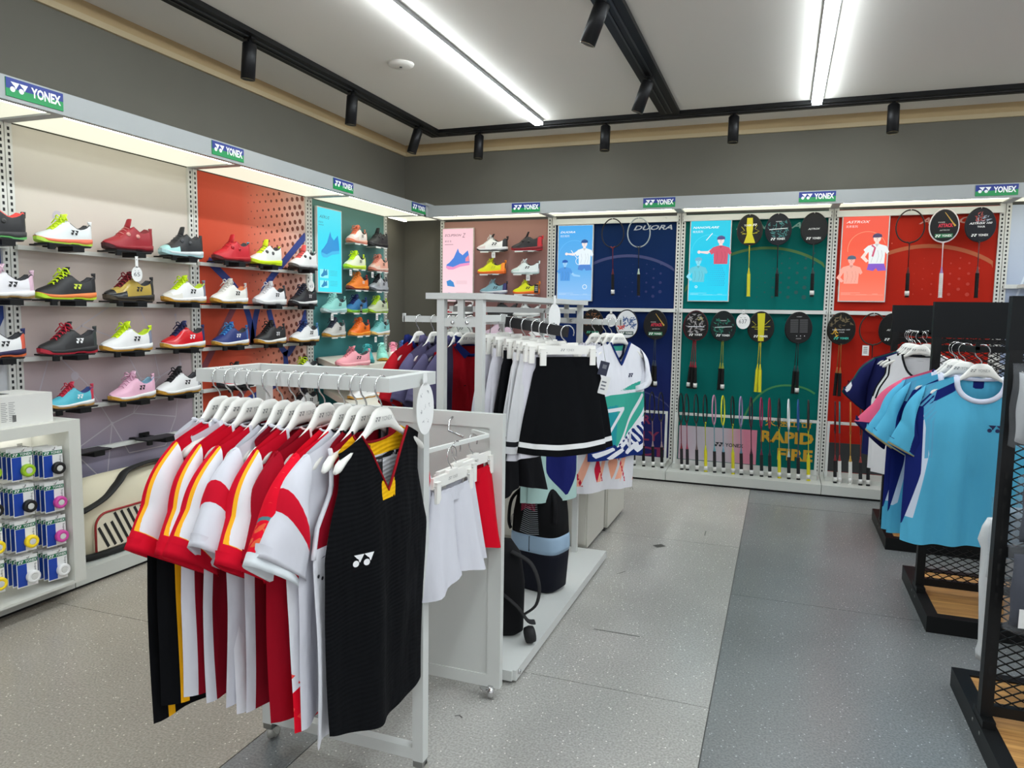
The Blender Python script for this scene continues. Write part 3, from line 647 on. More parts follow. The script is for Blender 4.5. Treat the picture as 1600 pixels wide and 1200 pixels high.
ledge_shoe('L', TZ[4], 542, 582, 'bright orange sport shoe on the lowest teal ledge', 522, up=(236,112,30), heel=(206,50,40), ton=(240,120,40), lace=(236,110,40), mid=(240,150,40), out=(240,150,50), gloss=.25)
ledge_shoe('L', TZ[4], 581, 607, 'pale turquoise sport shoe with white sole on the lowest teal ledge', 520, up=(126,196,196), ton=(110,190,186), lace=(110,190,180), out=(230,190,110))
# pink bay
PZ = [1.975, 1.764, 1.578, 1.372, 1.185]
ledge_shoe('B', PZ[0], 745, 792, 'white sport shoe with red toe and black heel on the pink bay', 391, up=(228,228,226), toe=(216,200,200), heel=K_, ton=K_, lace=(216,216,216), mid=(226,226,226), out=(40,38,40))
ledge_shoe('B', PZ[0], 798, 847, 'black sport shoe with red heel and sole on the pink bay', 391, up=(34,32,36), heel=(190,30,40), mid=(130,30,40), out=(170,36,46), em=(190,60,60), style='boa', lace=(40,40,40))
ledge_shoe('B', PZ[1], 746, 789, 'yellow sport shoe with orange heel, second ledge of the pink bay', 426, up=(222,224,20), heel=(246,140,30), ton=(226,228,30), lace=(220,224,40), mid=(240,120,40), out=(240,110,40), em=(190,190,40))
ledge_shoe('B', PZ[1], 799, 841, 'white sport shoe with mint details and a loose lace on the pink bay', 425, up=(220,228,226), toe=(200,220,214), lace=(230,232,230), mid=(222,226,226), out=(190,210,206))
ledge_shoe('B', PZ[2], 750, 791, 'dusty teal sport shoe with navy heel on the pink bay', 457, up=(120,160,172), heel=(44,40,96), ton=(140,170,180), mid=(210,210,216), out=(120,120,140), loop=(30,30,50))
ledge_shoe('B', PZ[2], 801, 842, 'yellow sport shoe with orange heel and a black hang tag', 458, up=(222,224,20), heel=(246,140,30), ton=(226,228,30), lace=(220,224,40), mid=(240,120,40), out=(240,110,40))
ledge_shoe('B', PZ[3], 695, 737, 'white and red sport shoe seen through the white display frame', 493, up=(228,226,226), toe=(196,40,60), ton=K_, lace=K_, out=K_)
ledge_shoe('B', PZ[3], 762, 806, 'black sport shoe behind the top rail of the white display frame', 493, up=(36,38,40), ton=(30,30,32), mid=(40,40,42), out=(30,30,30), em=(90,90,90))
ledge_shoe('B', PZ[3], 800, 842, 'pale grey sport shoe behind the top rail of the white display frame', 493, up=(206,208,206), mid=(214,214,212), out=(190,190,188))
ledge_shoe('B', PZ[4], 697, 737, 'silver sport shoe seen low through the white display frame', 523, up=(190,194,190), mid=(200,200,198), out=(150,150,140), em=(90,90,90))
ledge_shoe('B', PZ[4], 757, 800, 'lavender pink sport shoe behind the rows of hangers', 524, up=(216,190,206), mid=(230,226,230), out=GUM, ton=(210,190,206))
ledge_shoe('B', PZ[4], 826, 866, 'white and red sport shoe behind the rows of hangers', 524, up=(226,224,224), heel=(200,60,80), mid=(226,226,226), out=(190,60,70))
# tags that hang on shoes and ledges
def card(name, label, pts, w, h, cat='price tag', group='white tags on the shoe ledges'):
    t = thing(name, label, cat, pts, 0, group); return t
# lace ends hanging from the black shoe
# stepped display table near the teal bay
def plan(pts, z): return [tuple(onZ(x, y, z).xy) for x, y in pts]
tb = thing('display_table', 'white two tier display table with shoes in the corner by the teal bay', 'table', (-3.05, 5.0, 0))
T1Z, T2Z = 1.019, .777
def deckpoly(z, pts, th, name):
    fr = Fr((0,0,0), (1,0,0), (0,1,0)); MB().slab(fr, [(x+3.05, y-5.0) for x, y in pts], z-th, z).build(name, mat((206, 204, 192), .5), tb)
deckpoly(T1Z, [(-3.54, 5.02), (-2.756, 4.19), (-2.746, 5.5), (-3.54, 6.05)], .045, 'upper_deck')
deckpoly(T2Z, [(-3.46, 4.98), (-2.50, 3.99), (-2.50, 5.6), (-3.46, 6.0)], .045, 'lower_deck')
MB().box(-.36, .25, .35, .85, .10, T1Z-.045).build('core', mat((190, 190, 184), .5), tb); MB().box(-.30, .20, .40, .80, 0, .10).build('foot', mat((150, 150, 146), .5), tb)
def tshoe(px, py, z, rz, label, **k):
    p = onZ(px, py, z); shoe(label, (p.x, p.y, z), .26, rz, group='shoes on the corner table', **k)
tshoe(551, 571, T1Z, math.radians(-28), 'pink sport shoe lying nearest the edge of the corner table', up=(224,150,160), ton=(220,140,150), lace=(196,110,124), mid=(230,170,176), out=(214,140,150))
tshoe(574, 566, T1Z, math.radians(38), 'dark turquoise sport shoe facing forward on the corner table', up=(40,150,154), lace=(60,170,170), mid=(50,140,140), out=(40,120,120))
tshoe(597, 563, T1Z, math.radians(36), 'mint sport shoe with gum toe facing forward on the corner table', up=(140,214,198), lace=(160,224,210), mid=(180,210,190), out=GUM)
tshoe(614, 561, T1Z, math.radians(32), 'white and pink sport shoe with gum toe on the corner table', up=(234,220,212), ton=(232,150,170), lace=(236,140,166), out=GUM)
tshoe(630, 557, T1Z, math.radians(30), 'blue sport shoe at the far end of the corner table', up=(50,90,160), lace=(60,100,170), out=GUM)
tshoe(565, 622, T2Z, math.radians(-10), 'blue and white sport shoe on the lower deck of the corner table', up=W_, ton=(40,120,170), heel=(40,120,170), lace=(40,110,160), out=GUM)
tshoe(598, 617, T2Z, math.radians(-10), 'white and coral sport shoe on the lower deck of the corner table', up=W_, heel=(236,130,90), lace=(236,120,90), toe=(226,160,130), out=GUM)
tshoe(621, 613, T2Z, math.radians(-10), 'white and red sport shoe on the lower deck, beside the hanging shirts', up=W_, heel=(200,40,50), lace=(190,40,50), out=GUM)
# shoe tags
def wee_tag(label, p, fr_back, dark=False, w=.035, h=.05):
    t = thing('price_tag', label, 'price tag', p, 0, 'small tags on shoe ledges')
    fr = Fr((0,0,0), (1,0,0), (0,0,1)) if fr_back else Fr((0,0,0), (0,1,0), (0,0,1))
    MB().rect(fr, -w/2, w/2, -h, 0, 0, .002).build('tag_card', mat((28,28,30) if dark else (226,226,224), .5), t)
    m = MB()
    for k in range(3): m.rect(fr, -w*.35, w*.3, -h*.35-k*h*.18, -h*.28-k*h*.18, .002, .0026)
    tag(m.build('print', mat((200,200,200) if dark else (120,120,120), .6), t), kind='stuff')
for px, py, z, s in ((519, 490, TZ[3], 'under the mint green shoe'), (589, 490, TZ[3], 'under the lime and grey shoe'), (548, 421, TZ[1], 'under the neon yellow shoe on the teal bay'), (582, 421, TZ[1], 'under the peach shoe on the teal bay'), (587, 524, TZ[4], 'under the pale turquoise shoe')):
    p = onX(px, py, -3.413); wee_tag('small white price tag '+s, (-3.414, p.y, z-.014), False)
wee_tag('black hang tag with white foot on the blue shoe', (-3.40, onX(564, 470, -3.40).y, TZ[3]+.07), False, True, .03, .07)
wee_tag('black hang tag on the yellow and orange shoe', (onY(838, 445, 6.39).x, 6.392, PZ[2]+.09), True, True, .04, .08)
wee_tag('clear price tag under the white and red shoe on the pink bay', (onY(771, 396, 6.39).x, 6.392, PZ[0]-.014), True)
wee_tag('clear price tag under the white mint shoe on the pink bay', (onY(825, 430, 6.39).x, 6.392, PZ[1]-.014), True)
# round price cards
def round_card(label, p, fr, r=.036, txt=None, stem=.05):
    t = thing('round_price_card', label, 'price card', p, 0, 'round white price cards')
    CARDM = mat((232, 232, 230), .5)
    b = MB().slab(fr, [(r*math.cos(2*PI*k/24), -stem-r+1.18*r*math.sin(2*PI*k/24)) for k in range(24)], 0, .002).build('card', CARDM, t)
    MB().rect(fr, -.009, .009, -stem, .012, 0, .002).build('hanging_strap', CARDM, t)
    m = MB(); INK = mat((90, 92, 98), .6)
    m.disc(fr, 0, -.006, .003, d=.0024)
    if txt:
        m.text(fr, txt, -r*.62, -stem-r-.012*r/.036, r*.62, r*1.15, .0026)
        for s in (-.35, .25): m.stroke(fr, [((s-.1)*r, -stem-.45*r), ((s+.1)*r, -stem-.5*r)], .0022*r/.036, .0026)
    m.build('handwriting', INK, t)
FL0, FB0 = Fr((0,0,0), (0,1,0), (0,0,1)), Fr((0,0,0), (1,0,0), (0,0,1))
p = onX(213, 404, -3.385); round_card('round white price card reading 65 under the dark red shoe', p, FL0, .036, '65')
p = onX(486, 429, -3.385); round_card('round white price card hanging in front of the slotted post of the red bay', p, FL0, .036, '65')
p = onX(594, 424, -3.40); round_card('white price card turned on edge among the teal bay shoes', p, Fr((0,0,0), (-.5,.86,0), (0,0,1)), .036)
p = onY(955, 486, 6.40); round_card('round white price card on the rail of the navy bay', p, FB0, .05, '65', .03)
p = onY(1162, 486, 6.40); round_card('round white price card on the rail of the teal green bay', p, FB0, .055, '637', .03)
# ================================================================== rackets
RL = .675
def racket_meshes():
    hd = MB(); n = 36
    hd.tube([(.098*math.sin(a)*(1-.06*math.cos(a)), 0, -.128+.125*math.cos(a)) for a in [2*PI*k/n for k in range(n)]], .0058, 6, closed=True)
    sh = MB().tube([(0,0,-.252),(0,0,-.262),(0,0,-.30),(0,0,-.468)], [.008,.0055,.0036,.0036], 8)
    th = MB().tube([(-.02,0,-.246),(0,0,-.258),(.02,0,-.246)], .007, 6)
    co = MB().lathe([(.0045,-.44),(.0065,-.46),(.0115,-.485),(.0125,-.490)], n=10)
    gp = MB(); pr = []
    for k in range(13): z = -.488-k*.0148; pr += [(.0128+.0004*k/12, z), (.0138+.0006*k/12, z-.007)]
    gp.lathe(pr+[(.0158,-.670),(.0158,-.675),(0,-.675)], n=8, sm=False)
    tg = MB().tube([(0,0,-.625),(0,0,-.66)], .0168, 8)
    return dict(head_frame=hd.mesh('h'), shaft=sh.mesh('s'), throat=th.mesh('t'), cone=co.mesh('c'), grip=gp.mesh('g')), tg.mesh('tag')
RK, RTAG = racket_meshes()
def egg(sx, sz, n=28): return [(.098*sx*math.sin(a)*(1-.06*math.cos(a)), -.128+.125*sz*math.cos(a)) for a in [2*PI*k/n for k in range(n)]]
def racket(label, loc, rot, frame, shaft=None, cone=None, grip=(14,14,15), sticker=True, card=None, group='badminton rackets', s=1.0, half=None):
    t = thing('badminton_racket', label, 'racket', loc, 0, group, rot); t.scale = (s,)*3
    shaft = shaft or frame; cone = cone or shaft
    c = dict(head_frame=frame, shaft=shaft, throat=half or frame, cone=cone, grip=grip)
    for k, me in RK.items(): inst(k, me, mat(c[k], .4 if k != 'grip' else .75, spec=.3), t)
    if sticker: inst('price_sticker', RTAG, mat((214, 214, 210), .5), t)
    if card: sleeve(card, t)
    return t
def sleeve(kind, t):
    """printed card that covers the head"""
    fr = Fr((0,0,0), (1,0,0), (0,0,1)); base, inks = CARDS[kind][0], CARDS[kind][1]
    b = MB().slab(fr, egg(.97, .96), -.004, .0075).build('head_cover', mat(tuple(int(v*(.5 if max(base) < 60 else 1)) for v in base), .42, spec=.3), t)
    for i, (rgb, fn) in enumerate(inks):
        m = MB(); fn(m, fr); tag(m.build('cover_print', mat(rgb, .5), b), kind='stuff')
def brand(m, fr): m.mark(fr, -.058, -.216, .020, .0095); m.text(fr, 'YONEX', -.012, -.214, .017, .066, .0095, bold=.03)
def jag(m, fr, pts, w, d=.0085): m.stroke(fr, pts, w, d)
def splash(seed, n, x0, x1, y0, y1, r0, r1):
    def f(m, fr):
        g = random.Random(seed)
        for k in range(n):
            x, y = g.uniform(x0, x1), g.uniform(y0, y1)
            if (x/.088)**2+((y+.128)/.11)**2 > .85: continue
            a = g.uniform(0, PI); r = g.uniform(r0, r1)
            m.poly(fr, [(x+r*math.cos(a), y+r*math.sin(a)), (x+r*.3*math.cos(a+1.9), y+r*.3*math.sin(a+1.9)), (x-r*.8*math.cos(a+.4), y-r*.8*math.sin(a+.4))], .0082+.0001*(k % 8))
    return f
CARDS = {
 'bolt': ((30,30,30), [((206,196,20), lambda m, fr: (m.poly(fr, [(-.022,-.03),(.022,-.03),(.026,-.12),(.02,-.16),(.045,-.235),(-.045,-.235),(-.02,-.16),(-.026,-.12)], .0082), jag(m, fr, [(-.065,-.10),(-.04,-.13),(-.07,-.145),(-.03,-.16)], .003), jag(m, fr, [(.06,-.09),(.04,-.12),(.075,-.14),(.03,-.16)], .003), jag(m, fr, [(-.06,-.16),(.06,-.155)], .003))), ((224,226,220), lambda m, fr: m.text(fr, 'YONEX', -.045, -.098, .016, .06, .0095, bold=.03)), ((232,232,228), lambda m, fr: m.mark(fr, .022, -.098, .018, .0095))]),
 'bolt2': ((30,30,28), [((206,196,20), lambda m, fr: (m.poly(fr, [(-.03,-.015),(.03,-.015),(.026,-.12),(.022,-.245),(-.022,-.245),(-.026,-.12)], .0082), jag(m, fr, [(-.07,-.08),(-.04,-.11),(-.075,-.13),(.07,-.125)], .003), jag(m, fr, [(.07,-.07),(.03,-.11)], .003), jag(m, fr, [(.05,-.15),(-.05,-.145)], .003))), ((232,234,230), brand)]),
 'teal': ((24,30,46), [((48,112,112), splash(3, 46, -.08, .08, -.19, -.07, .012, .022)), ((214,220,220), lambda m, fr: (m.stroke(fr, [(-.07,-.128),(.07,-.122)], .006, .0095), m.text(fr, 'SERIES', -.02, -.07, .008, .045, .0095))), ((232,234,230), brand)]),
 'teal2': ((20,40,44), [((20,112,92), splash(5, 46, -.085, .085, -.20, -.07, .012, .022)), ((204,214,212), lambda m, fr: (m.stroke(fr, [(-.07,-.138),(.07,-.132)], .006, .0095), m.text(fr, 'SERIES', -.025, -.085, .009, .05, .0095))), ((232,234,230), brand)]),
 'plain': ((30,32,30), [((216,218,214), lambda m, fr: m.text(fr, 'ASTROX', -.045, -.138, .014, .09, .0095, bold=.02, shear=.3)), ((232,234,230), brand)]),
 'attack': ((30,28,30), [((198,40,64), lambda m, fr: m.text(fr, 'ATTACK', -.04, -.142, .028, .10, .0095, bold=.05)), ((214,214,214), lambda m, fr: (m.text(fr, 'POWER', -.04, -.108, .008, .045, .0095), m.text(fr, 'ASTROX', -.03, -.168, .009, .07, .0095, shear=.3))), ((190,150,60), lambda m, fr: m.poly(fr, [(.07,-.14),(.055,-.115),(.0,-.03),(.004,-.03),(.062,-.11),(.08,-.13)], .009)), ((32,110,70), lambda m, fr: m.rect(fr, -.06, .06, -.22, -.19, .008, .0086)), ((232,234,230), brand)]),
 'tour': ((26,28,48), [((150,60,56), splash(9, 14, -.03, .03, -.10, -.03, .012, .02)), ((150,160,180), splash(11, 16, -.02, .06, -.12, -.05, .01, .02)), ((226,228,230), lambda m, fr: (m.text(fr, 'ASTROX 100', -.075, -.125, .015, .15, .0095, bold=.02, shear=.3), m.text(fr, 'TOUR', -.02, -.150, .013, .05, .0095, bold=.02))), ((232,234,230), brand)]),
 'dragon': ((26,24,26), [((150,146,146), splash(21, 46, -.07, .07, -.19, -.03, .014, .03)), ((190,180,110), splash(23, 8, .0, .06, -.08, -.04, .01, .02)), ((226,228,230), lambda m, fr: m.stroke(fr, [(-.06,-.135),(.07,-.138)], .006, .0095)), ((232,234,230), brand)]),
 'flame': ((24,22,22), [((120,76,40), splash(31, 40, -.075, .075, -.14, -.02, .012, .026)), ((70,170,140), brand)]),
 'white': ((222,224,226), [((60,90,140), splash(41, 40, -.04, .08, -.16, -.07, .014, .026)), ((206,70,44), splash(43, 16, -.085, -.02, -.17, -.12, .014, .026)), ((44,70,66), lambda m, fr: m.rect(fr, -.06, .06, -.222, -.19, .008, .0086)), ((232,234,230), brand)]),
 'backside': ((38,38,40), [((84,84,86), lambda m, fr: [m.rect(fr, x, x+.06, -.07-.016*k, -.062-.016*k, .0076, .0084) for k in range(7) for x in (-.065, .007)]), ((190,190,190), lambda m, fr: (m.text(fr, 'YONEX', -.02, -.043, .009, .042, .009), [m.disc(fr, x, -.195, .004, d=.009) for x in (-.015, .015, .045)], m.text(fr, 'NANO', -.02, -.222, .01, .04, .009, shear=.3)))]),
 'gold': ((30,28,24), [((110,96,66), splash(51, 44, -.08, .08, -.12, -.02, .012, .026)), ((220,170,40), splash(53, 12, -.08, -.03, -.19, -.13, .012, .022)), ((226,228,230), lambda m, fr: (m.text(fr, 'NANOFLARE 1000', -.07, -.142, .010, .13, .0095, shear=.3), m.text(fr, 'TOUR', -.02, -.162, .010, .04, .0095))), ((60,190,170), brand)]),
}
hookme = MB().tube([(0, .10, .012), (0, 0, .004), (0, -.012, .004), (0, -.016, .014)], .0025, 6).box(-.02, .02, .095, .10, -.012, .02).mesh('hook')
def hook(label, loc):
    t = thing('display_hook', label, 'hook', loc, 0, 'white racket hooks'); inst('prong', hookme, mat((214, 214, 210), .35), t)
HY = 6.44
def up_racket(x, label, row, n=1, **k):
    z = 2.246 if row == 0 else 1.447
    for i in range(n):
        kk = dict(k)
        if i: kk['card'] = None; kk['sticker'] = i % 2 == 0
        lab = label if i == 0 else {1: 'second racket hanging behind the ', 2: 'third racket hanging behind the '}[i]+' '.join(label.split()[:9])
        dx = .012*(-1)**i*i
        racket(lab, (x, HY+.022*i-(.022 if n > 1 else 0), z), (math.radians(2), math.radians(-1.2+2.6*i), math.radians(4*i)), group='rackets hanging on the racket wall', **kk)
    hook('white wire hook holding the '+' '.join(label.split()[:9]), (x, HY+.0, z-.012))
    up_racket.last = t if False else None
up_racket(-1.449, 'black and dark red racket without a cover on the navy panel', 0, frame=(26,24,30), shaft=(90,20,30), half=(110,26,40))
up_racket(-1.218, 'black and silver racket without a cover on the navy panel', 0, frame=(150,160,164), shaft=(40,44,48), cone=(170,186,170), half=(60,64,70), sticker=False)
hook('empty white hook on the upper rail of the navy bay', (-.985, HY, 2.234))
up_racket(-.295, 'yellow racket with black and yellow cover on the upper rail', 0, frame=(40,40,30), shaft=(190,180,40), grip=(206,200,50), card='bolt', sticker=False)
up_racket(-.072, 'black racket with teal splash cover on the upper rail', 0, frame=(26,30,40), shaft=(30,34,40), card='teal', sticker=False)
up_racket(.199, 'black racket with plain black cover on the upper rail', 0, frame=(28,30,30), shaft=(40,60,60), card='plain')
up_racket(.888, 'black and red racket without a cover on the upper rail of the red bay', 0, frame=(40,26,24), shaft=(80,24,20))
up_racket(1.117, 'white racket with a cover reading ATTACK', 0, frame=(222,214,214), shaft=(226,214,214), cone=(150,120,170), grip=(214,210,206), card='attack', sticker=False)
up_racket(1.356, 'black racket with navy cover reading ASTROX 100 TOUR', 0, frame=(28,28,34), shaft=(90,60,60), card='tour', sticker=False)
up_racket(-1.607, 'racket with dark brown flame cover behind the hanging white shirts', 1, 1, frame=(30,26,26), shaft=(30,26,26), card='flame')
up_racket(-1.294, 'racket with a white cover painted blue and orange', 1, 2, frame=(30,30,36), shaft=(30,30,36), card='white')
up_racket(-1.041, 'black racket with ATTACK cover on the navy bay', 1, 2, frame=(26,26,30), shaft=(50,60,76), card='attack')
up_racket(-.697, 'racket with grey swirl cover and red shaft on the teal green bay', 1, 3, frame=(70,26,32), shaft=(130,24,40), card='dragon')
up_racket(-.47, 'racket with teal splash cover and lime shaft, lower rail', 1, 2, frame=(26,40,40), shaft=(130,140,50), card='teal2')
up_racket(-.168, 'yellow racket with yellow striped cover, lower rail', 1, 2, frame=(34,34,28), shaft=(196,186,36), grip=(212,206,40), card='bolt2', sticker=False)
up_racket(.124, 'black racket whose cover shows its grey printed back', 1, 2, frame=(30,32,34), shaft=(30,50,52), card='backside')
up_racket(.445, 'racket with dark gold cover and orange shaft on the red bay', 1, 2, frame=(40,34,28), shaft=(150,90,40), card='gold', sticker=False)
up_racket(.676, 'black and gold racket without a cover on the red bay', 1, 1, frame=(46,40,34), shaft=(40,30,30))
up_racket(.815, 'black racket half hidden by the farthest black rack', 1, 1, frame=(24,24,26), shaft=(24,24,26), card='plain')
t = thing('price_tag', 'white hang tag on the uncovered racket of the red bay', 'price tag', (.628, 6.395, 1.19), 0)
MB().rect(FB0, -.024, .024, -.08, 0, 0, .002).build('tag_card', mat((226, 226, 224), .5), t)
m = MB()
for k in range(4): m.rect(FB0, -.016, .012, -.02-.014*k, -.014-.014*k, .002, .0026)
tag(m.build('print', mat((110, 110, 112), .6), t), kind='stuff')
def low_racket(x, label, frame, **k):
    racket(label, (x, 6.262, .092+RL*.97), (math.radians(-3), 0, math.radians(86)), frame=frame, s=.97, group='rackets standing in the low rest', **k)
for x, n in ((-1.27, 'fourth'), (-1.19, 'third')): low_racket(x, 'black racket before the navy panel, %s from the right behind the shirt' % n, (24,24,28), shaft=(120,90,90))
for x, n in ((-1.107, 'left'), (-1.025, 'middle'), (-.949, 'right')): low_racket(x, 'black racket standing before the navy panel, %s of the three clear ones' % n, (24,24,28), shaft=(140,120,120))
LOWB2 = [(1063,'thin black racket against the slotted post, first in the teal green bay',(28,28,30),(120,30,40),0),(1072,'black racket with pink shaft, second in the teal green bay',(44,30,34),(150,60,80),0),(1087,'black racket with white marks, third in the teal green bay',(30,30,32),(110,90,90),0),(1101,'black racket with yellow shaft and grip, fourth in the teal green bay',(24,24,26),(196,196,40),1),(1115,'pink and teal racket standing low in the teal green bay',(186,130,160),(90,150,160),0),
 (1129,'bright yellow racket with blue shaft standing low in the teal green bay',(206,206,40),(110,150,170),0),(1144,'black racket with yellow grip, seventh in the teal green bay',(26,26,28),(190,190,50),1),(1157,'lilac racket standing low in the teal green bay',(150,130,170),(90,120,140),0),(1173,'dark plum racket standing low in the teal green bay',(60,24,44),(60,24,40),0),(1189,'magenta racket standing low in the teal green bay',(140,30,80),(100,30,60),0),
 (1202,'crimson racket standing low in the teal green bay',(150,30,60),(60,40,50),0),(1217,'black racket with yellow grip, fourth from the right in the teal green bay',(28,28,30),(200,190,40),1),(1232,'white racket standing low in the teal green bay',(220,226,228),(170,190,196),0),(1247,'blue racket standing low in the teal green bay',(30,80,140),(40,60,90),0),(1263,'black racket with yellow grip at the right end of the teal green bay',(34,34,36),(200,196,40),1)]
for px, lab, fr_, sh_, y in LOWB2:
    x = onY(px, 625, 6.26).x; low_racket(x, lab, fr_, shaft=sh_, half=sh_ if y else None, grip=(206,196,40) if y else (34,34,36))
for px, lab, fr_, sh_, g in ((1303,'dark red racket with black grip standing beside the slotted post of the red bay',(70,20,28),(120,30,36),(30,30,32)),(1310,'teal and red racket with a white grip standing in the red bay',(30,110,116),(150,50,50),(220,220,216)),(1327,'orange gold racket with a white grip standing in the red bay',(190,110,50),(190,150,70),(222,222,216)),(1343,'red and grey racket with black grip standing in the red bay',(90,40,36),(150,60,54),(40,40,42)),(1355,'black racket standing behind the white vests',(26,40,40),(40,40,40),(28,28,30))):
    x = onY(px, 660, 6.26).x; low_racket(x, lab, fr_, shaft=sh_, grip=g)
# ================================================================== lit posters
def poster(label, o, fr, w, h, ramp_stops, prints, body=(206, 208, 206)):
    """o is the lower left corner on the wall side"""
    t = thing('lightbox_poster', label, 'poster', o, 0, 'lit posters')
    f = Fr((0,0,0), fr.u, fr.v)
    MB().rect(f, 0, w, 0, h, 0, .022).build('case', mat(body, .4), t)
    pm = MB().rect(f, .008, w-.008, .008, h-.008, .022, .0232).build('lit_sheet', grad(ramp_stops, 'Z', .5, 1.0), t)
    for name, rgb, fn in prints:
        m = MB(); fn(m, f); tag(m.build(name, glow(rgb, 1.0), pm), kind='stuff')
D = .0240
def lines(rows):
    def fn(m, f):
        for x0, x1, y, hh in rows: m.poly(f, [(x0, y), (x1, y), (x1, y+hh), (x0, y+hh)], D)
    return fn
def person(x, y, s, pose, part):
    """a stylised printed player: part = skin / hair / shirt / shorts"""
    def P(m, f, pts, d): m.poly(f, [(x+a*s, y+b*s) for a, b in pts], d)
    def fn(m, f):
        if part == 'hair': m.arc(f, x, y+.02*s, 0, .20*s, .1, PI-.1 if pose else PI, D+.0002, 12); P(m, f, [(-.2,.02),(.2,.06),(.17,.17),(-.16,.17)], D+.0002)
        if part == 'skin':
            m.disc(f, x, y, .155*s, .20*s, D+.0001, 16); P(m, f, [(-.07,-.14),(.07,-.14),(.09,-.34),(-.09,-.34)], D)
            if pose == 1: P(m, f, [(-.34,-.50),(-.62,-.66),(-.98,-.60),(-1.0,-.52),(-.60,-.52),(-.36,-.36)], D); m.disc(f, x-1.02*s, y-.56*s, .08*s, d=D)
            if pose == 2: P(m, f, [(.30,-.42),(.66,-.72),(1.04,-.80),(1.04,-.90),(.60,-.86),(.24,-.56)], D)
            if pose == 3: P(m, f, [(-.44,-.56),(-.64,-.86),(-.40,-1.10),(-.30,-1.02),(-.46,-.84),(-.32,-.60)], D)
        if part == 'shirt': P(m, f, [(-.09,-.26),(.09,-.26),(.40,-.36),(.52,-.62),(.42,-.72),(.36,-.62),(.34,-1.15),(-.30,-1.15),(-.32,-.62),(-.42,-.70),(-.54,-.52),(-.36,-.34)], D+.00015)
        if part == 'face':
            for q in (-.06, .05): m.disc(f, x+q*s, y+.02*s, .022*s, .014*s, D+.0003, 8)
            P(m, f, [(-.05,-.11),(.04,-.11),(.03,-.125),(-.04,-.125)], D+.0003); P(m, f, [(-.01,.0),(.015,.0),(.02,-.055),(-.03,-.055)], D+.0002)
        if part == 'fold':
            for q in (-.18, .05, .2): m.stroke(f, [(x+q*s, y-.55*s), (x+(q+.05)*s, y-.8*s), (x+(q-.02)*s, y-1.1*s)], .018*s, D+.0003)
            P(m, f, [(-.09,-.26),(.09,-.26),(.0,-.40)], D+.0003)
        if part == 'shorts': P(m, f, [(-.30,-1.15),(.34,-1.15),(.44,-1.45),(.10,-1.48),(.02,-1.35),(-.10,-1.48),(-.36,-1.42)], D)
    return fn
def player(x, y, s, pose, skin, hair, shirt, shorts=None):
    r = [('printed_skin', skin, person(x, y, s, pose, 'skin')), ('printed_hair', hair, person(x, y, s, pose, 'hair')), ('printed_shirt', shirt, person(x, y, s, pose, 'shirt'))]
    dk = tuple(int(v*.72) for v in skin); ds = tuple(int(v*.84) for v in shirt)
    r += [('printed_face', dk, person(x, y, s, pose, 'face')), ('printed_folds', ds, person(x, y, s, pose, 'fold'))]
    return r+([('printed_shorts', shorts, person(x, y, s, pose, 'shorts'))] if shorts else [])
def title(s, sub, x, y, h, w, rgb):
    def fn(m, f):
        m.text(f, s, x, y, h, w, D, bold=.02, shear=.35)
        if sub: m.text(f, sub, x, y-.036, .020, None, D)
    return ('printed_title', rgb, fn)
def racketprint(x, y, s, rgb, ang):
    def fn(m, f):
        c, q = math.cos(ang), math.sin(ang); m.stroke(f, [(x, y), (x+.3*s*c, y+.3*s*q)], .006, D+.0003)
        m.arc(f, x+.42*s*c, y+.42*s*q, .10*s, .115*s, 0, 2*PI, D+.0003, 18)
    return ('printed_racket', rgb, fn)
def ring(x, y, r, rgb, a0=.3, a1=2.9): return ('printed_ring', rgb, lambda m, f: m.arc(f, x, y, r-.004, r, a0, a1, D-.0003, 26))
foot = [(.02, .16, .07, .003), (.02, .33, .055, .002), (.13, .21, .055, .004), (.02, .09, .062, .003), (.25, .29, .062, .003)]
poster('lit sky blue poster with two players on the navy bay', (-1.975, PY-.012, 1.52), FB0, .335, .69, [(0, (150,200,250)), (.3, (96,178,240)), (.69, (70,170,240))],
  [title('DUORA', '双刃系列', .025, .615, .018, .14, (236,246,255)), ring(.16, .40, .15, (96,190,250), .2, 3.4)] +
  player(.255, .520, .165, 1, (246,232,230), (50,90,150), (232,244,250), (70,130,210)) + player(.075, .345, .14, 2, (150,206,250), (50,100,180), (70,150,226)) +
  [racketprint(.13, .46, .30, (232,244,255), -.9), ('printed_emblem', (226,240,255), lambda m, f: m.arc(f, .265, .13, .016, .022, 0, 2*PI, D, 16)), ('printed_smallprint', (190,220,250), lines(foot))])
poster('lit cyan poster with a player in a red shirt on the teal green bay', (-.787, PY-.012, 1.527), FB0, .345, .692, [(0, (30,214,246)), (.35, (20,204,240)), (.692, (40,206,232))],
  [title('NANOFLARE', '疾光系列', .025, .620, .018, .22, (232,250,255)), ring(.17, .42, .15, (60,220,246), .8, 3.2)] +
  player(.262, .520, .175, 1, (240,220,220), (90,90,140), (206,70,100)) + player(.082, .345, .155, 3, (130,220,240), (110,180,210), (90,200,220)) +
  [('printed_racket', (240,250,255), lambda m, f: m.stroke(f, [(.14,.52),(.19,.58)], .006, D)), ('printed_halftone', (24,150,210), lambda m, f: [m.disc(f, .12+.016*i+.005*(j % 2), .14+.018*j, .0012+.0003*i, d=D-.0004, n=8) for i in range(12) for j in range(14) if .2 < (i/12+j/18) < 1.3]),
   ('printed_emblem', (226,250,255), lambda m, f: m.arc(f, .07, .125, .007, .011, 0, 2*PI, D, 16)), ('printed_smallprint', (150,236,250), lines(foot))])
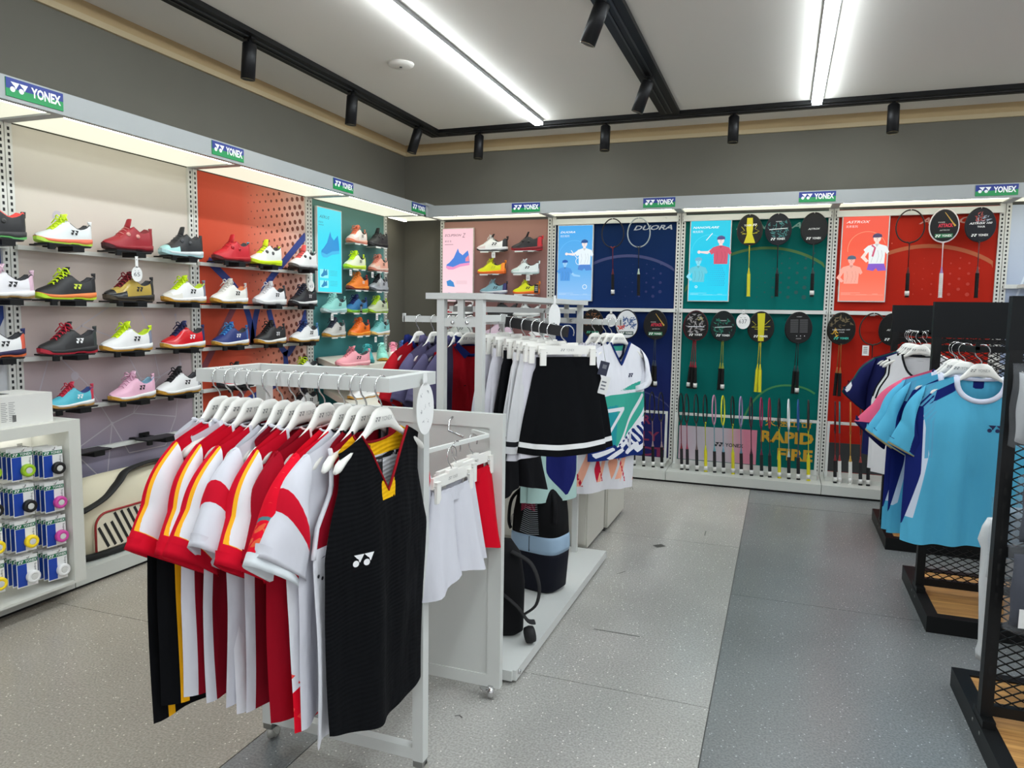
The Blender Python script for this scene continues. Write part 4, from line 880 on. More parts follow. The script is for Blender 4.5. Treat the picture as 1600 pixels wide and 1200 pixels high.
poster('lit orange red poster with two players on the red bay', (.412, PY-.012, 1.535), FB0, .346, .692, [(0, (255,134,110)), (.2, (255,112,84)), (.45, (250,96,70)), (.692, (246,96,78))],
  [title('ASTROX', '天斧系列', .03, .625, .020, .175, (255,222,214)), ring(.19, .42, .14, (255,150,110), .3, 3.3)] +
  player(.262, .505, .175, 3, (250,222,210), (90,80,110), (236,240,240), (130,80,200)) + player(.085, .335, .165, 3, (255,176,160), (90,110,130), (255,170,150)) +
  [('printed_collar', (206,70,110), lambda m, f: m.stroke(f, [(.225,.45),(.25,.43),(.235,.36)], .014, D+.0004)), ('printed_smallprint', (255,170,150), lines(foot))])
def shoeprint(x, y, s, m, f, d=D):
    m.poly(f, [(x+a*s, y+b*s) for a, b in ((0,.06),(.02,.16),(.14,.24),(.32,.42),(.44,.66),(.50,.78),(.56,.62),(.70,.52),(.82,.62),(.92,.70),(.97,.50),(1.0,.26),(.98,.16),(.6,.12),(.3,.0),(.1,.0))], d)
def soleprint(x, y, s, m, f): m.poly(f, [(x+a*s, y+b*s) for a, b in ((0,.02),(.02,.10),(.3,.05),(.6,.17),(.98,.22),(1.0,.12),(.6,.06),(.3,-.05),(.1,-.05))], D+.0003)
poster('lit cyan poster with a blue shoe on the teal bay', (PX+.012, 5.03, 1.545), FL0, .35, .69, [(0, (70,236,255)), (.4, (60,226,250)), (.69, (90,230,246))],
  [('printed_title', (40,100,120), lambda m, f: (m.text(f, 'AERUS', .03, .60, .024, .14, D, shear=.35), m.text(f, '轻 量 化', .02, .56, .014, .06, D), m.stroke(f, [(.02,.545),(.09,.545)], .003, D))),
   ('printed_shoe', (30,150,220), lambda m, f: shoeprint(.05, .30, .26, m, f)), ('printed_sole', (60,190,240), lambda m, f: soleprint(.05, .30, .26, m, f)),
   ('printed_inset', (150,246,255), lambda m, f: (m.poly(f, [(.03,.12),(.15,.12),(.15,.19),(.03,.19)], D), m.poly(f, [(.03,.04),(.15,.04),(.15,.10),(.03,.10)], D))),
   ('printed_detail', (30,140,190), lambda m, f: (shoeprint(.045, .13, .09, m, f, D+.0003), shoeprint(.05, .045, .08, m, f, D+.0003))),
   ('printed_smallprint', (60,180,200), lines([(.17,.28,.18-.012*k,.003) for k in range(4)]+[(.17,.28,.095-.012*k,.003) for k in range(4)]))])
poster('lit pale pink poster with a blue shoe on the pink bay', (-3.15, PY-.012, 1.50), FB0, .335, .71, [(0, (255,226,234)), (.4, (255,214,224)), (.71, (255,206,216))],
  [('printed_title', (120,90,104), lambda m, f: (m.text(f, 'ECLIPSION', .03, .63, .022, .175, D, bold=.01, shear=.3), m.text(f, 'Z', .215, .618, .04, .035, D, shear=.35), m.text(f, '爆 发 型', .03, .575, .018, .07, D), m.stroke(f, [(.03,.553),(.12,.553)], .004, D))),
   ('printed_shoe', (70,130,220), lambda m, f: shoeprint(.045, .32, .25, m, f)), ('printed_sole', (240,150,200), lambda m, f: soleprint(.045, .325, .25, m, f)), ('printed_heel', (236,140,160), lambda m, f: m.poly(f, [(.25,.42),(.285,.45),(.29,.39),(.25,.39)], D+.0003)),
   ('printed_detail', (60,140,210), lambda m, f: (m.poly(f, [(.05,.20),(.06,.155),(.14,.145),(.125,.19),(.09,.215)], D), m.poly(f, [(.05,.06),(.14,.05),(.13,.085),(.07,.09)], D))),
   ('printed_smallprint', (214,170,180), lines([(.155,.27,.20-.012*k,.003) for k in range(3)]+[(.155,.27,.09-.012*k,.003) for k in range(3)]))], body=(196, 186, 176))
# ================================================================== hangers and clothes (local frame: x across, front faces -y, z down from the bar top)
def hanger_body():
    us = [-.205,-.19,-.165,-.13,-.10,-.075,-.055,-.04,-.022,0,.022,.04,.055,.075,.10,.13,.165,.19,.205]; rings = []
    for u in us:
        a = abs(u)
        zt = lerp([(0,-.074),(.022,-.076),(.04,-.086),(.055,-.106),(.075,-.128),(.10,-.143),(.13,-.158),(.165,-.175),(.19,-.190),(.205,-.206)], a)
        zb = lerp([(0,-.132),(.04,-.134),(.075,-.148),(.10,-.160),(.13,-.176),(.165,-.196),(.19,-.214),(.205,-.216)], a)
        th = lerp([(0,.008),(.06,.008),(.10,.009),(.15,.012),(.19,.013),(.205,.007)], a); yo = -lerp([(0,0),(.1,0),(.205,.003)], a)
        c, h = (zt+zb)/2, (zt-zb)/2
        rings.append([(u*.935, yo+th*math.cos(q)*(1 if abs(math.cos(q)) < .8 else .9), c+h*math.sin(q)) for q in [PI/6+2*PI*k/10 for k in range(10)]])
    return MB().loft(rings).mesh('body')
def hook_mesh(drop=.08):
    p = [(.028*math.cos(a), 0, -.024+.028*math.sin(a)) for a in [math.radians(-25+22.5*k) for k in range(11)]]
    p += [(-.022, 0, -.044), (-.006, 0, -.058), (0, 0, -.068), (0, 0, -drop)]
    return MB().tube(p, .0023, 6).mesh('hook')
HB, HK = hanger_body(), hook_mesh()
_pm = MB(); _f = Fr((0, -.0115, 0), (1,0,0), (0,0,1)); _pm.mark(_f, -.042, -.110, .012, 0); _pm.text(_f, 'YONEX', -.014, -.110, .012, .045, 0); HPRINT = _pm.mesh('print')
ZB_ = -.002
def hanger(label, loc, rz, group='white plastic hangers', pr=True, tilt=0):
    t = tag(link('clothes_hanger', None, None, loc, (0, tilt, rz)), label, 'hanger', group)
    inst('hanger_body', HB, HANG, t); inst('hanger_hook', HK, CHROME, t)
    if pr: tag(inst('hanger_print', HPRINT, mat((150, 150, 148), .5), t), kind='stuff')
    return t
def garment(name, label, cat, loc, rz, P, group=None, tilt=0):
    g = random.Random(P.get('seed', hash(label) % 1000 if False else len(label)*7+int(abs(loc[0])*991)))
    t = tag(link(name, None, None, loc, (0, tilt, rz)), label, cat, group)
    A, L, us, nw, nd = P.get('A', .25), P.get('L', .70), P.get('us', .20), P.get('nw', .085), P.get('nd', .10)
    vneck, bnd, slope, fold = P.get('v', False), P.get('bnd', .012), P.get('slope', .40), P.get('fold', .016)
    sl = P.get('sleeve'); TH = P.get('th', .030); hem = P.get('hem', 0); z0 = P.get('z0', -.122)
    k1, k2, p1, p2, p3 = g.uniform(15, 21), g.uniform(29, 40), g.uniform(0, 6), g.uniform(0, 6), g.uniform(0, 6)
    def Wd(d):
        if sl: return lerp([(0, us), (.05, us+.008), (.20, A), (L, A*P.get('flare', 1.0))], d)
        return lerp([(0, us), (.06, us-.012), (.14, us-.008), (.22, A-.022), (.30, A), (L, A*P.get('flare', 1.0))], d)
    def top(x, front):
        a = abs(x); z = slope*max(0, a-.065)
        if a < nw:
            k = a/nw; dz = nd if front else bnd
            z = max(z, slope*max(0, nw-.065)*1.0+dz*((1-k) if vneck and front else math.sqrt(max(0, 1-k*k))))
        return z
    def pt(c, r, front):
        W0 = Wd(0); x0 = c*W0; tz = top(x0, front); d = tz+r*(L-tz); w = Wd(d); x = c*w
        if d < .06: x = c*(W0+(w-W0)*d/.06)
        e = max(0., 1-c*c)**.55
        T = lerp([(0, .015), (.06, .019), (.2, TH), (L, TH*.95)], d)*e
        fa = fold*min(1, max(0, d-.10)/.35)
        y = fa*(math.sin(k1*x+p1+d*1.3)+.55*math.sin(k2*x+p2-d*2)) + .25*fa*math.sin(9*d+p3)
        y += (-T if front else T)+(.35*fa*math.sin(k2*1.4*x+(p3 if front else p1)))*e
        return (x, y, z0-d+(hem*c if r > 0 else 0)*r-P.get('drop', 0)*(1-c*c)*r*r), d
    nc, nr = P.get('nc', 37), P.get('nr', 34)
    cs = [-1+2*i/(nc-1) for i in range(nc)]
    m = MB(); dat = []
    cs = sorted(set([round(c, 5) for c in cs]+[-nw/us, nw/us]))
    n = len(cs)
    for front in (True, False):
        vs = []
        for j in range(nr):
            for c in cs:
                p, d = pt(c, j/(nr-1), front); vs.append(p); dat.append((p[0], d, front, c))
        fs = [(j*n+i, j*n+i+1, (j+1)*n+i+1, (j+1)*n+i) for j in range(nr-1) for i in range(n-1)]
        if front: fs = [f[::-1] for f in fs]
        m.add(vs, fs, 0, True)
    lay = P.get('layers', [])
    at = {'m%d' % i: [float(fn(x, d, fr_, c)) for x, d, fr_, c in dat] for i, (rgb, fn) in enumerate(lay)}
    m.build('body_panel', layered(P['base'], [q[0] for q in lay], rib=P.get('rib', 0)), t, attrs=at)
    # neck binding
    if P.get('collar'):
        fp = [pt(c, 0, True)[0] for c in cs if abs(c*us) <= nw+1e-4]; bp = [pt(c, 0, False)[0] for c in cs if abs(c*us) <= nw+1e-4]
        cm = MB(); cm.tube(fp, P.get('cw', .0075), 6, flat=.7); cm.tube(bp, P.get('cw', .0075), 6, flat=.7)
        if P.get('polo'):
            rr = []
            for q in bp: rr.append([(q[0]*1.03, q[1]+.004, q[2]-.004), (q[0]*.98, q[1]-.004, q[2]+.035), (q[0]*1.12, q[1]+.016, q[2]+.030), (q[0]*1.2, q[1]+.022, q[2]-.016)])
            cm.loft(rr)
            f2 = [fp[0], tuple((fp[0][i]+fp[len(fp)//2][i])/2 for i in range(3))]
            for sg in (-1, 1):
                a = pt(sg*nw/us, 0, True)[0]; cm.add([a, (a[0]*1.3, a[1]-.012, a[2]-.02), (a[0]*.62, a[1]-.022, a[2]-.075), (a[0]*.16, a[1]-.012, a[2]-.05)], [(0, 1, 2, 3)], 0, True)
        cm.build('collar', layered(P['collar'], []), t)
    if P.get('armband'):
        for sg in (-1, 1): MB().tube([pt(sg, r/40, True)[0] for r in range(0, 15)], .006, 5).build('armhole_binding', layered(P['armband'], []), t)
    if sl:
        sL, ang, cw = sl.get('len', .26), math.radians(sl.get('ang', 58)), sl.get('cuff', .16)
        for sg in (-1, 1):
            if sl.get('only') and sg != sl['only']: continue
            S = Vector((us-.004, 0, z0-slope*(us-.065)+.006)); Pp = Vector((A-.012, 0, z0-.225)); a2 = ang+g.uniform(-.06, .06)
            E = S+Vector((math.cos(a2), 0, -math.sin(a2)))*sL; ed = Vector((-math.sin(a2), 0, -math.cos(a2)*1.0)); ed.normalize(); B = E+ed*cw
            mid0 = Vector((S.x+.018, 0, S.z-.03)); rings = []; sd = []
            nt, nk = 22, 22
            for i in range(nt):
                q = i/(nt-1)
                a = S.lerp(E, q)+Vector((.020*math.sin(PI*min(1, q*1.6))*(1 if q < .62 else .6), 0, .008*math.sin(PI*q))); b = Pp.lerp(B, q)
                mid = (a+b)/2; hf = (a-b)/2; th = .030+.012*math.sin(PI*q)+sl.get('open', .014)*q
                ring_ = []
                for k in range(nk):
                    f = 2*PI*k/nk; fo = .006*q*math.sin(3*f+p1+sg)+.005*math.sin(7*q+p2)*math.sin(f)
                    pnt = mid+hf*math.cos(f)*(1+.0*q); yy = (th+fo)*math.sin(f)+.02*q*math.sin(p3+sg)
                    ring_.append((sg*pnt.x, yy, pnt.z)); sd.append((q, math.cos(f), -math.sin(f), sg))
                rings.append(ring_)
            # turned hem inside the cuff
            q = 1.0
            inner = [(0.985*x+.0, y*.86, z+.004) for x, y, z in rings[-1]]; inner2 = [(x*.995-sg*.006, y*.8, z+.03) for x, y, z in rings[-1]]
            rings += [inner, inner2]; sd += [sd[-nk+k] for k in range(nk)]+[(.9, 0, 0, sg)]*nk
            sm = MB().loft(rings, caps=False); L2 = sl.get('layers', [])
            at = {'m%d' % i: [float(fn(*v)) for v in sd] for i, (rgb, fn) in enumerate(L2)}
            sm.build('sleeve', layered(sl.get('base', P['base']), [v[0] for v in L2]), t, attrs=at)
    if P.get('dots'):
        dm = MB()
        for x, d, r in P['dots']:
            vs = []
            for i in range(12):
                xx, dd = x+r*math.cos(2*PI*i/12), d+r*math.sin(2*PI*i/12); c = xx/Wd(dd); tz = top(c*us, True); q = pt(c, (dd-tz)/(L-tz), True)[0]; vs.append((q[0]-.0012, q[1]-.002, q[2]))
            dm.add(vs, [tuple(range(12))])
        tag(dm.build('vent_dots', mat((30, 30, 40), .6), t), kind='stuff')
    P2 = P.get('emblem')
    if P2:
        x, d, h, rgb = P2; a = pt(x/A, 0, True); r = (d-a[1])/(L-a[1]); c = x/Wd(d)
        p = Vector(pt(c, r, True)[0]); px = Vector(pt(c+.12, r, True)[0]); pz = Vector(pt(c, r-.06, True)[0])
        u = (px-p).normalized(); v = (pz-p).normalized(); fr = Fr(p, u, v); em = MB()
        if True:   # drape the emblem on the cloth
            def drape(q):
                X, Z = q; dd = d-Z; cc = (x+X)/Wd(dd); tz = top(cc*us, True); P0 = pt(cc, (dd-tz)/(L-tz), True)[0]; return (P0[0], P0[1]-.0022, P0[2])
            for k in (0, .92):
                em.add([drape(((px_+k)*h, py_*h)) for px_, py_ in ((.12, 1), (1.02, 1), (.66, .36), (.60, .36), (.52, .62), (.40, .70))], [(0, 1, 2, 3, 4, 5)])
                em.add([drape(((.30+k)*h+.27*h*math.cos(2*PI*i/16), .27*h+.27*h*math.sin(2*PI*i/16))) for i in range(16)], [tuple(range(16))])
        tag(em.build('emblem', mat(rgb, .5), t), kind='stuff')
    if P.get('label_patch'):
        p = pt(0, .045, False)[0]; fr = Fr((p[0]-.02, p[1]-.004, p[2]-.06), (1,0,0), (0,0,1))
        lb = MB().rect(fr, 0, .045, 0, .05, 0, .001).build('size_label', mat((24, 24, 26), .6), t)
        w = MB(); w.mark(fr, .006, .034, .009, .0016); w.text(fr, 'YONEX', .024, .035, .007, .016, .0016); w.text(fr, 'S/P', .012, .02, .007, None, .0016); w.text(fr, '160', .012, .007, .007, None, .0016)
        tag(w.build('label_print', mat((220, 220, 220), .6), lb), kind='stuff')
    return t
def both(name, glabel, cat, P, loc, rz, hlabel, group=None, hz=0, tilt=0, pr=True):
    hanger(hlabel, loc, rz, pr=pr, tilt=tilt); return garment(name, glabel, cat, loc, rz, P, group, tilt)
# ------------------------------------------------------------------ patterns
def side(w): return lambda x, d, f, c: abs(c)-w
def below(z): return lambda x, d, f, c: d-z
def band(a, b): return lambda q, k, f, s: min(q-a, b-q)
CR, DR, YEL, WH = (206, 16, 42), (132, 14, 32), (246, 178, 24), (208, 208, 216)
RW_SLEEVE = dict(base=CR, len=.285, ang=57, cuff=.185, open=.016, layers=[((248, 176, 40), lambda q, k, f, s: min(f-.12+.25*q, .85-q)), ((222, 220, 224), lambda q, k, f, s: min(f-.34+.25*q, .84-q)), (CR, lambda q, k, f, s: q-.845), ((170, 10, 30), lambda q, k, f, s: min(.055-abs(q-.845), .006-abs(q-.845)))])
def red_white(seed, **k):
    P = dict(base=DR, L=.70, A=.25, nw=.095, sleeve=RW_SLEEVE, collar=WH, seed=seed, cw=.005, fold=.018,
             layers=[((222, 222, 228), lambda x, d, f, c: min(abs(c)-.90, d-.16)), (CR, lambda x, d, f, c: min(.20-d+.1*abs(c)*0, abs(x)-.06)), (WH, lambda x, d, f, c: min(abs(c)-.90, d-.16)), ((252, 190, 60), lambda x, d, f, c: min(.006-abs(abs(c)-.99), .15-d))])
    P.update(k); return P
WBAND = dict(base=WH, L=.70, A=.25, collar=(24, 24, 30), cw=.004, fold=.016, sleeve=dict(base=WH, len=.26, ang=54, cuff=.18, open=.02, layers=[((200, 20, 44), band(.36, .60))]),
             layers=[((40, 40, 60), lambda x, d, f, c: min(.004-abs(abs(c)-.8), d-.2))])
BLKY = dict(base=(11, 12, 15), L=.76, A=.235, us=.17, collar=WH, fold=.014, flare=1.0,
            layers=[(WH, lambda x, d, f, c: .14-d), (YEL, lambda x, d, f, c: min(.04-abs(abs(c)-.82), d-.26)), ((52, 50, 48), lambda x, d, f, c: .006-abs(d-.75))])
# ================================================================== front garment rack
FY, FZ = 1.63, 1.238
rk = thing('garment_rack', 'white rolling garment rack in front, hung with red, white and black shirts', 'garment rack', (-1.23, 1.84, 0))
def rb(name, x0, x1, y0, y1, z0, z1, parent=rk, M=mat((204, 206, 203), .42)):
    o = parent.location; return MB().box(x0-o.x, x1-o.x, y0-o.y, y1-o.y, z0-o.z, z1-o.z).build(name, M, parent)
rb('hanging_bar', -1.545, -.925, FY-.016, FY+.016, FZ-.036, FZ); rb('rear_bar', -1.545, -.925, 1.845, 1.878, FZ-.036, FZ)
rb('end_bar', -1.545, -1.512, FY+.016, 1.845, FZ-.036, FZ); rb('end_bar', -.958, -.925, FY+.016, 1.845, FZ-.036, FZ)
for x in (-1.51, -.962): rb('post', x-.0175, x+.0175, 1.843, 1.878, .065, FZ-.036)
rb('base_bar', -1.492, -.98, 1.845, 1.876, .068, .104)
for x in (-1.51, -.962):
    MB().lathe([(.0, .012), (.012, .012), (.012, .046), (0, .046)], (x+1.23, .02, 0), n=10).lathe([(.008, -.012), (.021, -.009), (.021, .009), (.008, .012)], (x+1.23, .04, .023), (1, 0, .0), 14).bar((x+1.23-.014, .02, .05), (x+1.23-.014, .04, .022), .004, .022).bar((x+1.23+.014, .02, .05), (x+1.23+.014, .04, .022), .004, .022).build('caster', mat((176, 174, 166), .4, .3), rk)
    MB().box(x+1.23-.016, x+1.23+.016, .004, .036, .046, .066).build('caster_plate', STEEL, rk)
def fx(px): return onY(px, 578, FY).x
R90 = PI/2
def fr_(px, dz, **k): return dict(loc=(fx(px), FY, FZ), rz=R90+math.radians(dz), **k)
both('sleeveless_top', 'long black sleeveless shirt with yellow side stripe, leftmost on the front rack', 'shirt', dict(BLKY, seed=11, hem=.03, A=.255), (fx(343), FY, FZ), R90-math.radians(2), 'white hanger at the far left of the front rack, holding a long black shirt')
both('short_sleeve_shirt', 'red and white shirt with yellow piping, leftmost of its kind on the front rack', 'shirt', red_white(21, A=.20, L=.62), (fx(362), FY, FZ), R90-math.radians(4), 'white hanger with the leftmost red and white shirt of the front rack', 'red and white shirts with yellow piping')
both('sleeveless_top', 'long black sleeveless shirt with a wide yellow stripe, second from the left at the hem', 'shirt', dict(BLKY, seed=17, L=.735, A=.262), (fx(379), FY, FZ), R90-math.radians(12), 'white hanger with the second long black shirt of the front rack')
both('short_sleeve_shirt', 'red and white shirt with yellow piping, second from the left on the front rack', 'shirt', red_white(25), (fx(396), FY, FZ), R90-math.radians(3), 'white hanger with the second red and white shirt of the front rack', 'red and white shirts with yellow piping')
both('short_sleeve_shirt', 'red and white shirt with yellow piping, third, left of the white shirt with red band', 'shirt', red_white(29), (fx(420), FY, FZ), R90-math.radians(0), 'white hanger with the third red and white shirt of the front rack', 'red and white shirts with yellow piping')
both('short_sleeve_shirt', 'white shirt with one red sleeve band, in the middle of the front rack', 'shirt', dict(WBAND, seed=31), (fx(441), FY, FZ), R90-math.radians(-3), 'white hanger with the white red-banded shirt in the middle of the front rack')
both('sleeveless_top', 'dark red sleeveless top with white sides, its white hanger tip showing', 'shirt', dict(base=DR, L=.72, us=.165, A=.235, seed=33, collar=WH, fold=.018, layers=[((222, 222, 228), lambda x, d, f, c: min(abs(c)-.66, d-.24))]), (fx(461), FY, FZ), R90-math.radians(2), 'white hanger whose tip shows at the dark red sleeveless top')
both('short_sleeve_shirt', 'red and white shirt with yellow piping, rightmost of its kind on the front rack', 'shirt', red_white(37), (fx(477), FY, FZ), R90-math.radians(1), 'white hanger with the rightmost red and white shirt of the front rack', 'red and white shirts with yellow piping')
both('short_sleeve_shirt', 'plain dark red shirt right of the red and white shirts', 'shirt', dict(base=(146, 10, 30), L=.71, A=.25, seed=41, collar=(236, 200, 200), cw=.004, fold=.022, sleeve=dict(base=(158, 12, 34), len=.27, ang=62, cuff=.18, open=.012)), (fx(507), FY, FZ), R90-math.radians(0), 'white hanger with the plain dark red shirt')
STR = [((240, 90, 60), lambda q, k, f, s: min(.012-abs(q-.30+.16*k*0)-.0, 1)), ((236, 70, 70), lambda q, k, f, s: .0035-abs(((q*14+.8*k) % 1)-.5)/14 if q < .62 else -1), ((84, 128, 136), lambda q, k, f, s: .022-abs(q-.58-.05*k)), ((226, 96, 60), lambda q, k, f, s: (.016-abs(((q*34-6*k) % 1)-.5)/14 if .64 < q < .88 else -1)), ((226, 232, 236), lambda q, k, f, s: q-.90)]
both('short_sleeve_shirt', 'bright red shirt with orange stripes and white cuffs on the front rack', 'shirt', dict(base=(222, 14, 40), L=.72, A=.25, seed=43, collar=WH, cw=.004, fold=.016, sleeve=dict(base=(222, 16, 42), len=.28, ang=52, cuff=.19, open=.02, layers=STR),
   layers=[((226, 226, 232), lambda x, d, f, c: min(d-.20, abs(c)-.42, .58+.2*(abs(c)-.8)-d)), ((238, 70, 66), lambda x, d, f, c: min(d-.52, abs(c)-.5, .10-abs(((d*38+x*14) % 1)-.5)))]), (fx(538), FY, FZ), R90-math.radians(2), 'white hanger with the bright red striped shirt')
both('short_sleeve_shirt', 'white shirt with red sleeve band, right of the bright red striped shirt', 'shirt', dict(WBAND, seed=47, L=.71), (fx(557), FY, FZ), R90-math.radians(4), 'white hanger with the right hand white red-banded shirt')
both('sleeveless_top', 'white sleeveless top with a row of black dots beside the black vest', 'shirt', dict(base=(140, 12, 32), L=.76, us=.165, A=.235, th=.014, dots=[(-.218+.017*k, .335+.010*k, .0048) for k in range(5)], seed=53, collar=(24, 24, 28), cw=.004, armband=(222, 222, 228), fold=.018, layers=[((224, 224, 230), lambda x, d, f, c: min(abs(c)-.55, d-.27)), ((120, 120, 134), lambda x, d, f, c: .0018-min(abs(d-.742), abs(d-.295)) if abs(c) > .55 else -1)]), (fx(572), FY, FZ), R90-math.radians(1), 'white hanger whose tip sticks out behind the black vest')
VEST = dict(base=(13, 14, 17), L=.755, A=.222, us=.182, nw=.10, nd=.155, v=True, bnd=.030, seed=61, collar=(150, 22, 34), cw=.0036, fold=.013, th=.022, rib=.28, nc=45, nr=44, hem=-.015, flare=.92, drop=.03,
   layers=[((206, 206, 210), lambda x, d, f, c: -1 if f else .30-d), ((236, 178, 20), lambda x, d, f, c: -1 if f else .082-d-.3*x*x), ((24, 24, 26), lambda x, d, f, c: -1 if f else min(.094-d, d-.080)), ((30, 30, 32), lambda x, d, f, c: (-1 if f else min(.0016-abs(((x+.05) % .008)-.004), .078-d, .012-abs(x+.03)))), ((238, 182, 20), lambda x, d, f, c: min(.190-d, .030-abs(x), d-.140) if f else -1)],
   emblem=(-.140, .335, .030, (236, 236, 238)), label_patch=True)
both('sleeveless_top', 'black sleeveless sport shirt with red and yellow neck, frontmost on the front rack', 'shirt', VEST, (fx(596), FY, FZ), R90-math.radians(5), 'white hanger holding the black sleeveless shirt in front')
t = thing('round_price_card', 'large round white price card hanging on the right corner of the front rack', 'price card', tuple(onX(664, 585, -.915)), 0, 'round white price cards')
f = Fr((0,0,0), (.04, 1, 0), (0,0,1)); CM = mat((236, 236, 234), .5)
MB().slab(f, [(.048*math.cos(2*PI*k/28), -.095+.072*math.sin(2*PI*k/28)) for k in range(28)], 0, .002).build('card', CM, t)
MB().slab(f, [(-.012, -.03), (.012, -.03), (.008, .006), (-.008, .006)], 0, .002).build('hanging_strap', CM, t)
m = MB()
for x, y in ((-.022, -.058), (.012, -.052), (-.006, -.09), (.018, -.086), (-.024, -.10), (-.012, -.132), (.012, -.126)):
    g_ = random.Random(x*999+y*77)
    for q in range(3): m.stroke(f, [(x+g_.uniform(-.006, .006), y+g_.uniform(-.008, .008)), (x+g_.uniform(-.006, .006), y+g_.uniform(-.008, .008))], .0013, .0026)
tag(m.build('handwriting', mat((120, 122, 126), .6), t), kind='stuff')
# ------------------------------------------------------------------ rolling panel behind the front rack with shorts
pn = thing('rolling_panel', 'white framed panel on casters behind the front rack', 'panel', (-1.25, 2.385, 0)); PM = mat((206, 208, 204), .42)
rb('infill_panel', -1.555, -.955, 2.378, 2.396, .085, 1.0, pn, mat((200, 202, 198), .5))
rb('frame_post', -.955, -.905, 2.372, 2.402, .04, 1.05, pn, PM); rb('frame_post', -1.605, -1.555, 2.372, 2.402, .04, 1.05, pn, PM)
rb('frame_rail', -1.555, -.955, 2.372, 2.402, 1.0, 1.05, pn, PM); rb('frame_rail', -1.555, -.955, 2.372, 2.402, .04, .085, pn, PM)
for x in (-.94, -1.57):
    MB().lathe([(.006, -.012), (.024, -.009), (.024, .009), (.006, .012)], (x+1.25, -.012, .024), (1, .5, 0), 14).bar((x+1.25, 0, .036), (x+1.25-.03, -.03, .036), .028, .006).box(x+1.25-.014, x+1.25+.014, -.014, .014, .03, .04).build('caster', CHROME, pn)
MB().tube([(-1.10+1.25, -.013, 1.03), (-1.10+1.25, -.04, 1.02), (-1.10+1.25, -.045, .985), (-1.02+1.25, -.10, .978)], .004, 6).build('wire_arm', CHROME, pn)
MB().bar((.23, -.013, .985), (.315, -.08, .985), .012).bar((.315, -.08, .985), (.255, -.42, .985), .012).build('hang_rail', WHITE, pn)
def clip_hanger_mesh(w=.12):
    b = MB().box(-w, w, -.006, .006, -.108, -.074).box(-.03, .03, -.007, .007, -.078, -.066)
    c = MB()
    for s in (-1, 1):
        pass
    c.box(-.012, .012, -.016, -.0066, -.150, -.088).box(-.012, .012, .0066, .016, -.150, -.088).box(-.012, .012, -.016, .016, -.090, -.086)
    w2 = MB().tube([(-.014, -.014, -.10), (-.014, .014, -.10), (.014, .014, -.10), (.014, -.014, -.10)], .0018, 5, closed=True)
    return b.mesh('bar'), c.mesh('clip'), w2.mesh('spring')
CHB, CHC, CHS = clip_hanger_mesh()
_pm = MB(); _f = Fr((0, -.0066, 0), (1,0,0), (0,0,1)); _pm.mark(_f, -.03, -.096, .010, 0); _pm.text(_f, 'YONEX', -.006, -.096, .010, .034, 0); CPRINT = _pm.mesh('print')
def clip_hanger(label, loc, rz, hook_=True, cw=.12):
    t = thing('clip_hanger', label, 'hanger', loc, rz, 'white clip hangers')
    inst('hanger_bar', CHB, HANG, t)
    for s in (-1, 1): inst('clip_spring', CHS, CHROME, inst('clip', CHC, HANG, t, (s*(cw-.016), 0, 0)))
    t.scale = (1, 1, 1); tag(inst('hanger_print', CPRINT, mat((170, 170, 166), .5), t), kind='stuff')
    if hook_: inst('hanger_hook', HK, CHROME, t)
    return t
def skirt(label, loc, rz, base, stripes, L=.375, w0=.145, w1=.235, seed=1, group='short sport skirts', depth=.05, pleat=9, name='sport_skirt', inner=None):
    t = thing(name, label, 'skirt', loc, rz, group); g = random.Random(seed); ph = g.uniform(0, 6); n, nr = 72, 22; rings = []; dat = []
    for j in range(nr):
        r = j/(nr-1); d = r*L; w = w0+(w1-w0)*(r**.8 if r > .12 else r*.9); dp = .014+depth*r
        ring_ = []
        for k in range(n):
            a = 2*PI*k/n; fa = .004+.026*min(1, max(0, r-.1)/.5); tri = math.asin(math.sin(pleat*a+ph))*.64
            rr = 1+fa/.06*.35*tri
            ring_.append((w*math.cos(a)*(1+.04*tri*fa/.014), dp*math.sin(a)*rr+.006*r*math.sin(3*a+ph), -.125-d+(.010*math.sin(2*a+ph)+.003*tri)*r)); dat.append((d, a))
        rings.append(ring_)
    m = MB().loft(rings, caps=False)
    at = {'m%d' % i: [float(fn(d, L)) for d, a in dat] for i, (rgb, fn) in enumerate(stripes)}
    m.build('skirt_cloth', layered(base, [q[0] for q in stripes]), t, attrs=at)
    wb = MB(); wr = []
    for z in (-.118, -.128, -.142, -.156):
        wr.append([((w0+.003)*math.cos(2*PI*k/n), .0165*math.sin(2*PI*k/n)*(1+.10*math.sin(14*2*PI*k/n)), z) for k in range(n)])
    wb.loft(wr, caps=False).build('waistband', layered(base, []), t)
    if inner: MB().loft([[(.98*x, .9*y, z-.015) for x, y, z in rings[-6]], [(.94*x, .85*y, z-.022) for x, y, z in rings[-1]]], caps=False).build('under_shorts', layered(inner, []), t)
    return t
